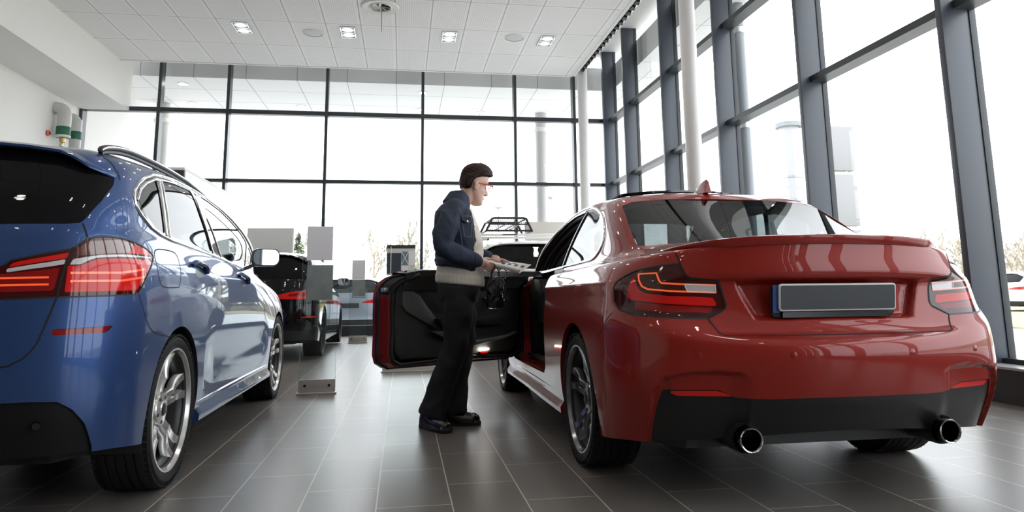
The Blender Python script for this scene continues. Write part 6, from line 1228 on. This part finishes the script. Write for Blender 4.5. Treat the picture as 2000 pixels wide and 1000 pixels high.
# ================================================================ SHOWROOM FITTINGS
M['acrylic'] = glass_mat('clear_acrylic', (0.93, 0.96, 0.955), 0.8)
M['acryledge'] = glass_mat('acrylic_edge', (0.62, 0.74, 0.72), 1.0)
M['card'] = mat('pale_grey_card', (0.80, 0.78, 0.795), 0.6); M['greycard'] = add_noise(mat('grey_leaflet', (0.42, 0.415, 0.41), 0.35), 9, 0.3, 0, 3)
M['beige'] = mat('light_grey_metal', (0.56, 0.54, 0.51), 0.35, metal=0.3); M['frost'] = glass_mat('frosted_panel', (0.80, 0.86, 0.87), 0.5)
M['creampanel'] = mat('cream_panel', (0.66, 0.63, 0.58), 0.5); M['greypanel'] = mat('grey_board', (0.62, 0.60, 0.58), 0.6); M['charcoal'] = mat('charcoal_panel', (0.035, 0.036, 0.04), 0.5)
def stand(label, x, y, w, h, cards, rz=0.0):
    o = thing('sign_stand', label, 'sign stand', (x, y, 0), rz)
    b = MB(); b.box((-w/2-.012, -.065, 0), (w/2+.012, .065, .014)); b.box((-w/2, -.012, .014), (w/2, .002, .118)); b.build('base_plate', M['beige'], o, bevel=.003)
    for s in (-1, 1): MB().lathe([(0, -.017), (.010, -.017), (.012, -.012)], 16, 'y', c=(s*w*.33, 0, .068)).build('bolt', M['gunmetal'], o)
    MB().box((-w/2+.004, .002, .02), (w/2-.004, .010, h)).build('acrylic_panel', M['acrylic'], o)
    b = MB(); b.box((-w/2, .001, .02), (-w/2+.004, .011, h)); b.box((w/2-.004, .001, .02), (w/2, .011, h)); b.box((-w/2, .001, h), (w/2, .011, h+.004)); b.build('panel_edge', M['acryledge'], o)
    for x0, z0, x1, z1, m_ in cards:
        c = MB().box((x0, -.008, z0), (x1, -.0035, z1)).build('card', M[m_], o)
        if m_ == 'greycard':
            MB().box((x0-.012, -.0115, z0-.015), (x1+.012, -.010, z1)).build('card_pocket', M['acrylic'], c); MB().box((x0-.012, -.0125, z0-.03), (x1+.012, -.009, z0-.012)).build('pocket_lip', M['acryledge'], c)
    return o
stand('clear sign stand with two grey cards, on the floor beside the blue car', -.715, 6.34, .305, 1.49, [(-.118, 1.13, .100, 1.427, 'card'), (-.112, .785, .108, 1.087, 'greycard')], .06)
stand('small distant clear sign stand with two cards between the black car and the open door', -.757, 12.55, .31, 1.5, [(-.118, 1.08, .100, 1.412, 'card'), (-.112, .79, .108, 1.068, 'greycard')], .04)
o = stand('wide clear sign stand with a dark building picture, behind the open car door', .10, 7.86, .62, 1.63, [], .0)
pz = MB().box((-.28, -.006, 1.03), (.03, -.003, 1.365)).build('building_picture', M['creampanel'], o)
for nm, r, m_ in (('picture_roof', (-.28, 1.325, .03, 1.365), 'charcoal'), ('picture_glazing', (-.28, 1.05, -.125, 1.275), 'fin'), ('picture_beam', (-.28, 1.275, -.125, 1.30), 'greypanel'), ('picture_window', (-.120, 1.14, -.045, 1.29), 'bluegrey'), ('picture_wall', (-.040, 1.14, .028, 1.30), 'white'), ('picture_base', (-.120, 1.05, -.04, 1.135), 'card')):
    if m_ == 'bluegrey': M['bluegrey'] = mat('blue_grey_print', (.16, .24, .28), .4)
    MB().box((r[0], -.0085, r[1]), (r[2], -.0062, r[3])).build(nm, M[m_], pz)
MB().tube([(-.235, -.0095, 1.045), (-.235, -.0095, 1.345)], .004, 6).tube([(-.12, -.0095, 1.15), (-.045, -.0095, 1.285)], .0035, 6).tube([(-.12, -.0095, 1.285), (-.045, -.0095, 1.15)], .0035, 6).tube([(-.04, -.0095, 1.13), (-.008, -.0095, 1.06), (.026, -.0095, 1.13)], .0035, 6).build('picture_brace', M['white'], pz)
# frosted partition at the back left, grey board, cream panel
o = thing('partition', 'white frosted partition with charcoal end at the back left', 'partition', (-3.5, 11.3, 0))
MB().box((-.15, 0, 2.755), (.138, 3.1, 2.80)).build('top_slab', M['white'], o, bevel=.01); MB().box((.115, .05, .02), (.137, 3.05, 2.755)).build('frosted_side', mat('frosted_white', (.70, .74, .75), .35), o)
MB().box((-.145, .03, .0), (.03, .06, 2.755)).build('end_panel', M['charcoal'], o); MB().box((.035, .03, .0), (.112, .06, 2.755)).build('end_panel', M['charcoal'], o)
MB().box((-.145, .08, .0), (-.13, 3.0, 2.72)).build('rear_side', M['white'], o); MB().box((-.14, 3.0, 0), (.11, 3.05, 2.7)).build('far_end', M['charcoal'], o)
o = thing('display_board', 'grey display board standing behind the black hatchback', 'board', (-2.51, 13.9, 0))
MB().box((-.42, -.05, 1.55), (.40, .05, 2.09)).build('panel', M['greypanel'], o, bevel=.004); MB().box((.401, -.05, 1.55), (.43, .05, 2.09)).build('panel_edge', M['white'], o)
for s in (-.3, .3): MB().box((s-.02, -.02, .02), (s+.02, .02, 1.55)).build('leg', M['satin'], o)
MB().box((-.4, -.2, 0), (.4, .2, .02)).build('base_plate', M['satin'], o)
o = thing('partition', 'wide cream panel beyond the white car', 'partition', (2.85, 13.2, 0))
MB().box((-.55, -.04, .05), (.55, .04, 2.16)).build('panel', M['creampanel'], o, bevel=.01); MB().box((-.5, -.15, 0), (.5, .15, .05)).build('foot', M['satin'], o)
# roof basket and bars on the white car
b = MB()
def BK(u, v, z): return (u-.19, v+.60, z)
r0 = [BK(-.35, 0, 1.755), BK(-.255, 0, 1.945), BK(-.22, 0, 1.955), BK(.235, 0, 1.955), BK(.27, 0, 1.945), BK(.36, 0, 1.755)]
b.tube(r0, .018, 8); r1 = [(p[0]-.02, p[1]+.75, p[2]) for p in r0]; b.tube(r1, .018, 8); b.tube([BK(-.30, 0, 1.86), BK(.31, 0, 1.86)], .012, 8)
for k in (0, 5): b.tube([r0[k], r1[k]], .016, 8)
for k in (1, 4): b.tube([r0[k], r1[k]], .014, 8)
b.tube([BK(-.35, 0, 1.757), BK(.36, 0, 1.757)], .014, 8)
bk = b.build('roof_basket', M['black'], WC)
b = MB()
for k in range(21): u = -.28+.56*k/20; b.tube([BK(u-.03, .005, 1.76), BK(u+.02, .005, 1.945)], .0035, 4)
for k in range(6): z = 1.775+.028*k; b.tube([BK(-.33+.01*k, .005, z), BK(.34-.01*k, .005, z)], .0035, 4)
b.build('basket_mesh', M['black'], bk)
b = MB()
for u0, u1 in ((-.20, -.02), (-.05, .13), (.02, .22)): b.tube([BK(u0, .06, 1.78), BK(u1, .12, 1.88)], .012, 6)
b.build('basket_strut', M['satin'], bk)
b = MB(); b.cbox((0, .62, 1.695), (1.32, .09, .035)); b.build('roof_bar', M['whitepaint'], WC, bevel=.008); MB().cbox((0, 1.25, 1.70), (1.32, .09, .035)).build('roof_bar', M['whitepaint'], WC, bevel=.008)
for u in (-.66, .66): MB().cbox((u, .62, 1.66), (.06, .12, .12)).build('bar_foot', M['black'], WC, bevel=.01); MB().cbox((u, 1.25, 1.66), (.06, .12, .12)).build('bar_foot', M['black'], WC, bevel=.01)
MB().cbox((-.18, .57, 1.700), (.22, .02, .016)).build('bar_strip', M['black'], WC)
# pipes on the left wall
M['pipegrey'] = mat('grey_white_duct', (.60, .595, .58), .4); M['green'] = mat('green_band', (.015, .13, .075), .5); M['brass'] = mat('brass', (.55, .42, .18), .3, metal=1.0); M['orangered'] = mat('orange_red_knob', (.75, .10, .03), .4)
for k, (y, z0, z1, r, lab) in enumerate(((13.62, 3.72, 4.30, .115, 'fat grey duct with green band on the left wall, nearer of two'), (14.10, 2.6, 4.24, .10, 'fat grey duct with green band on the left wall, further of two'))):
    o = thing('wall_duct', lab, 'pipe', (XL+.17, y, 0))
    bend = [(0, 0, z0), (0, 0, z1-.22), (-.01, 0, z1-.13), (-.05, 0, z1-.06), (-.14, 0, z1-.03), (-.17, 0, z1-.03)]
    MB().tube(catmull(bend, 5), r, 24).build('duct', M['pipegrey'], o)
    MB().lathe([(r+.002, z0+.04 if k == 0 else 3.78), (r+.004, z0+.045 if k == 0 else 3.785), (r+.004, z0+.19 if k == 0 else 3.93), (r+.002, z0+.195 if k == 0 else 3.935)], 32).build('green_band', M['green'], o)
    if k == 0:
        MB().lathe([(r+.006, z0-.005), (r+.010, z0), (r+.010, z0+.03), (r+.004, z0+.034)], 32).build('end_ring', M['white'], o)
        MB().lathe([(0, z0-.30), (.030, z0-.30), (.035, z0-.22), (.022, z0-.2), (.022, z0-.1), (.05, z0-.09), (.05, z0-.01)], 20).build('valve', M['brass'], o); MB().sphere((0, -.045, z0-.15), .035, 14, 8).build('valve_knob', M['satin'], o)
        MB().lathe([(0, -.02), (.05, -.02), (.055, .0), (.03, .02)], 20, 'x', c=(-.14, -.22, z0+.03)).build('wall_knob', M['orangered'], o)
# ================================================================ OUTSIDE THINGS
o = thing('canopy_column', 'grey outdoor pole close behind the right window wall', 'column', (5.25, 9.97, -.14)); MB().lathe([(0, 0), (.082, 0), (.082, 5.5), (0, 5.5)], 28).build('shaft', mat('pale_grey_pole', (.24, .26, .28), .4), o)
for z in (3.45, 5.0): MB().lathe([(.082, z), (.10, z+.01), (.10, z+.09), (.082, z+.1)], 28).build('collar', M['satin'], o)
M['signwhite'] = mat('translucent_sign_white', (.34, .34, .36), .4); M['signgrey'] = mat('pale_sign_panel', (.26, .26, .275), .4)
o = thing('pylon_sign', 'round white illuminated pylon with grey cap outside the right windows', 'sign', (13.2, 22, -.14))
MB().lathe([(0, 0), (.34, 0), (.34, 6.5), (0, 6.5)], 32).build('drum', M['signwhite'], o)
for z in (3.9, 4.7): MB().lathe([(.34, z), (.36, z+.01), (.36, z+.07), (.34, z+.08)], 32).build('band', M['signgrey'], o)
MB().lathe([(0, 6.5), (.44, 6.5), (.44, 6.66), (0, 6.68)], 32).build('cap', mat('grey_cap', (.22, .24, .25), .5), o)
o = thing('banner_sign', 'tall outdoor sign of stacked pale grey panels right of the window fin', 'sign', (15.15, 22.3, -.14))
for z0, z1 in ((5.05, 6.65), (3.1, 4.92), (1.2, 2.97)): MB().box((-.52, -.16, z0), (.58, .16, z1)).build('panel', M['signgrey'], o, bevel=.02)
for s in (-.3, .3): MB().box((s-.05, -.05, 0), (s+.05, .05, 6.6)).build('post', M['satin'], o)
M['postgrey'] = mat('lamp_post_grey', (.34, .35, .36), .5)
for x, h, lab in ((5.41, 5.9, 'thin outdoor lamp post seen just right of the woman'), (8.56, 6.5, 'outdoor lamp post with white bell head, right of the canopy column')):
    o = thing('lamp_post', lab, 'street lamp', (x, 40, -.14))
    MB().lathe([(0, 0), (.055, 0), (.04, h-.1), (0, h-.1)], 12).build('pole', M['postgrey'], o)
    s_ = 1.0 if x > 6 else .7; dx = -.32 if x > 6 else 0
    MB().lathe([(0, h+.75*s_), (.16*s_, h+.75*s_), (.16*s_, h+.35*s_), (.36*s_, h+.28*s_), (.44*s_, h-.05), (.40*s_, h-.12), (0, h-.05)], 24, c=(dx, 0, 0)).build('lamp_head', M['signwhite'], o)
    MB().tube([(0, 0, h-.12), (dx, 0, h-.08)], .04, 8).build('arm', M['postgrey'], o)
o = thing('shed', 'white shed with gable roof beyond the yard', 'building', (-3.9, 46, -.1)); MB().prism([(-1.6, 0), (1.6, 0), (1.6, 3.6), (0, 4.7), (-1.6, 3.6)], -2, 3, 'y').build('wall', M['white'], o); MB().prism([(-1.61, 3.6), (0, 4.71), (1.61, 3.6), (1.61, 3.66), (0, 4.78), (-1.61, 3.66)], -2.01, 3.01, 'y').build('roof', M['white'], o)
simple_car('white car parked outside at the right edge of the view', (23.0, 23.6, -.14), -1.45, M['whitepaint'], (1.02, 1.03, 1.0), 6, 4)
o = thing('guard_rail', 'low metal guard rail along the yard edge outside right', 'rail', (38, 32, -.14)); MB().box((-16, -.03, .45), (16, .03, .7)).build('rail', M['satin'], o)
for k in range(9): MB().box((-16+4*k-.05, .03, 0), (-16+4*k+.05, .1, .65)).build('post', M['postgrey'], o)
# bare spring trees
BARK = add_noise(mat('haze_paled_bark', (.44, .39, .31), .9), 3, .3); EVER = add_noise(mat('conifer_green', (.06, .085, .035), .9), 4, .4); SHRUB = add_noise(mat('dry_scrub', (.28, .22, .13), .95), 2, .35)  # bark lightened to stand for glare haze over the distant trees
def bare_tree(seed, h):
    rnd = random.Random(seed); b = MB()
    def br(p, d, L_, r, lev):
        n = 3; pts = [p]; q = Vector(p); dd = Vector(d)
        for i in range(n): dd = (dd+Vector((rnd.uniform(-.16, .16), rnd.uniform(-.16, .16), rnd.uniform(-.02, .12)))).normalized(); q = q+dd*(L_/n); pts.append(q.copy())
        b.tube(pts, [r, r*.85, r*.75, r*.6], 5 if lev < 2 else 3, cap=False)
        if lev >= 4: return
        for k in range(rnd.randint(4, 5) if lev else rnd.randint(10, 12)):
            t = rnd.uniform(.35 if lev == 0 else .25, 1.0); i = min(n-1, int(t*n)); s = pts[i].lerp(pts[i+1], t*n-i); a = rnd.uniform(0, 2*PI); o_ = dd.orthogonal().normalized(); o2 = dd.cross(o_); sp = rnd.uniform(.35, .75)
            br(s, (dd+(o_*math.cos(a)+o2*math.sin(a))*sp).normalized(), L_*rnd.uniform(.36, .52), max(.016, r*(.42 if lev == 0 else .6)), lev+1)
    br(Vector((0, 0, 0)), Vector((0, 0, 1)), h*.72, .11, 0); return b.mesh('bare_tree')
TM = [bare_tree(s, h) for s, h in ((3, 6.4), (11, 5.6), (23, 7.0))]
for m_ in TM: m_.materials.append(BARK); m_.polygons.foreach_set('use_smooth', [True]*len(m_.polygons))
def conifer(seed):
    rnd = random.Random(seed); b = MB(); b.tube([(0, 0, 0), (0, 0, 6.6)], [.14, .03], 6)
    for k in range(420):
        z = 1.0+5.5*rnd.random(); a = rnd.uniform(0, 2*PI); L_ = (6.9-z)*.30*rnd.uniform(.6, 1.1)+.15; c, s = math.cos(a), math.sin(a); p0 = (0, 0, z+.1); p1 = (c*L_, s*L_, z-.15*L_); w = .16
        b.add([p0, (p1[0]-s*w, p1[1]+c*w, p1[2]-.06), (p1[0]*1.15, p1[1]*1.15, p1[2]-.03), (p1[0]+s*w, p1[1]-c*w, p1[2]-.06)], [(0, 1, 2, 3)])
    return b.mesh('conifer')
CF = conifer(5); CF.materials.append(EVER)
rt = random.Random(4)
tp_ = [(x0+3.9*k, y) for x0, y, n_ in ((-31.5, 56, 10), (-29.6, 60.5, 10), (-31.0, 65, 11), (43.0, 56.2, 6), (45.0, 61.0, 5), (43.8, 67.5, 7), (12.6, 66, 8), (14.5, 70.5, 7)) for k in range(n_)]
for i, (x, y) in enumerate(tp_):
    o = bpy.data.objects.new('bare_tree', TM[i % 3]); COL.objects.link(o); o.location = (x, y, -.1); o.rotation_euler = (0, 0, rt.uniform(0, 6)); s_ = rt.uniform(.84, .93); o.scale = (s_*1.1, s_*1.1, s_)
    tag(o, 'bare leafless tree in the tree line beyond the yard', 'tree', 'bare trees beyond the yard')
for x, y, lab in ((-7.1, 49.5, 'dark green conifer in the tree line, left of the first sign stand'), (57.5, 49.5, 'tall green conifer in the tree line at the far right')):
    o = bpy.data.objects.new('conifer', CF); COL.objects.link(o); o.location = (x, y, -.1); o.scale = (.6, .6, .78) if x < 0 else (.85, .85, .8); tag(o, lab, 'tree')
b = MB(); rs = random.Random(9)
for k in range(2600):
    x = rs.uniform(-34, 66); y = rs.uniform(53.2, 54.0); h = rs.uniform(.5, 1.6); dx, dy = rs.uniform(-.3, .3), rs.uniform(-.3, .3)
    b.add([(x-.12, y, 0), (x+.12, y, 0), (x+dx+.05, y+dy, h), (x+dx-.05, y+dy, h*1.05)], [(0, 1, 2, 3)])
o = b.build('undergrowth', SHRUB, smooth=False, recalc=False, loc=(0, 0, -.1)); tag(o, 'dry scrub growing under the tree line', 'undergrowth', kind='stuff')
bpy.context.view_layer.update()
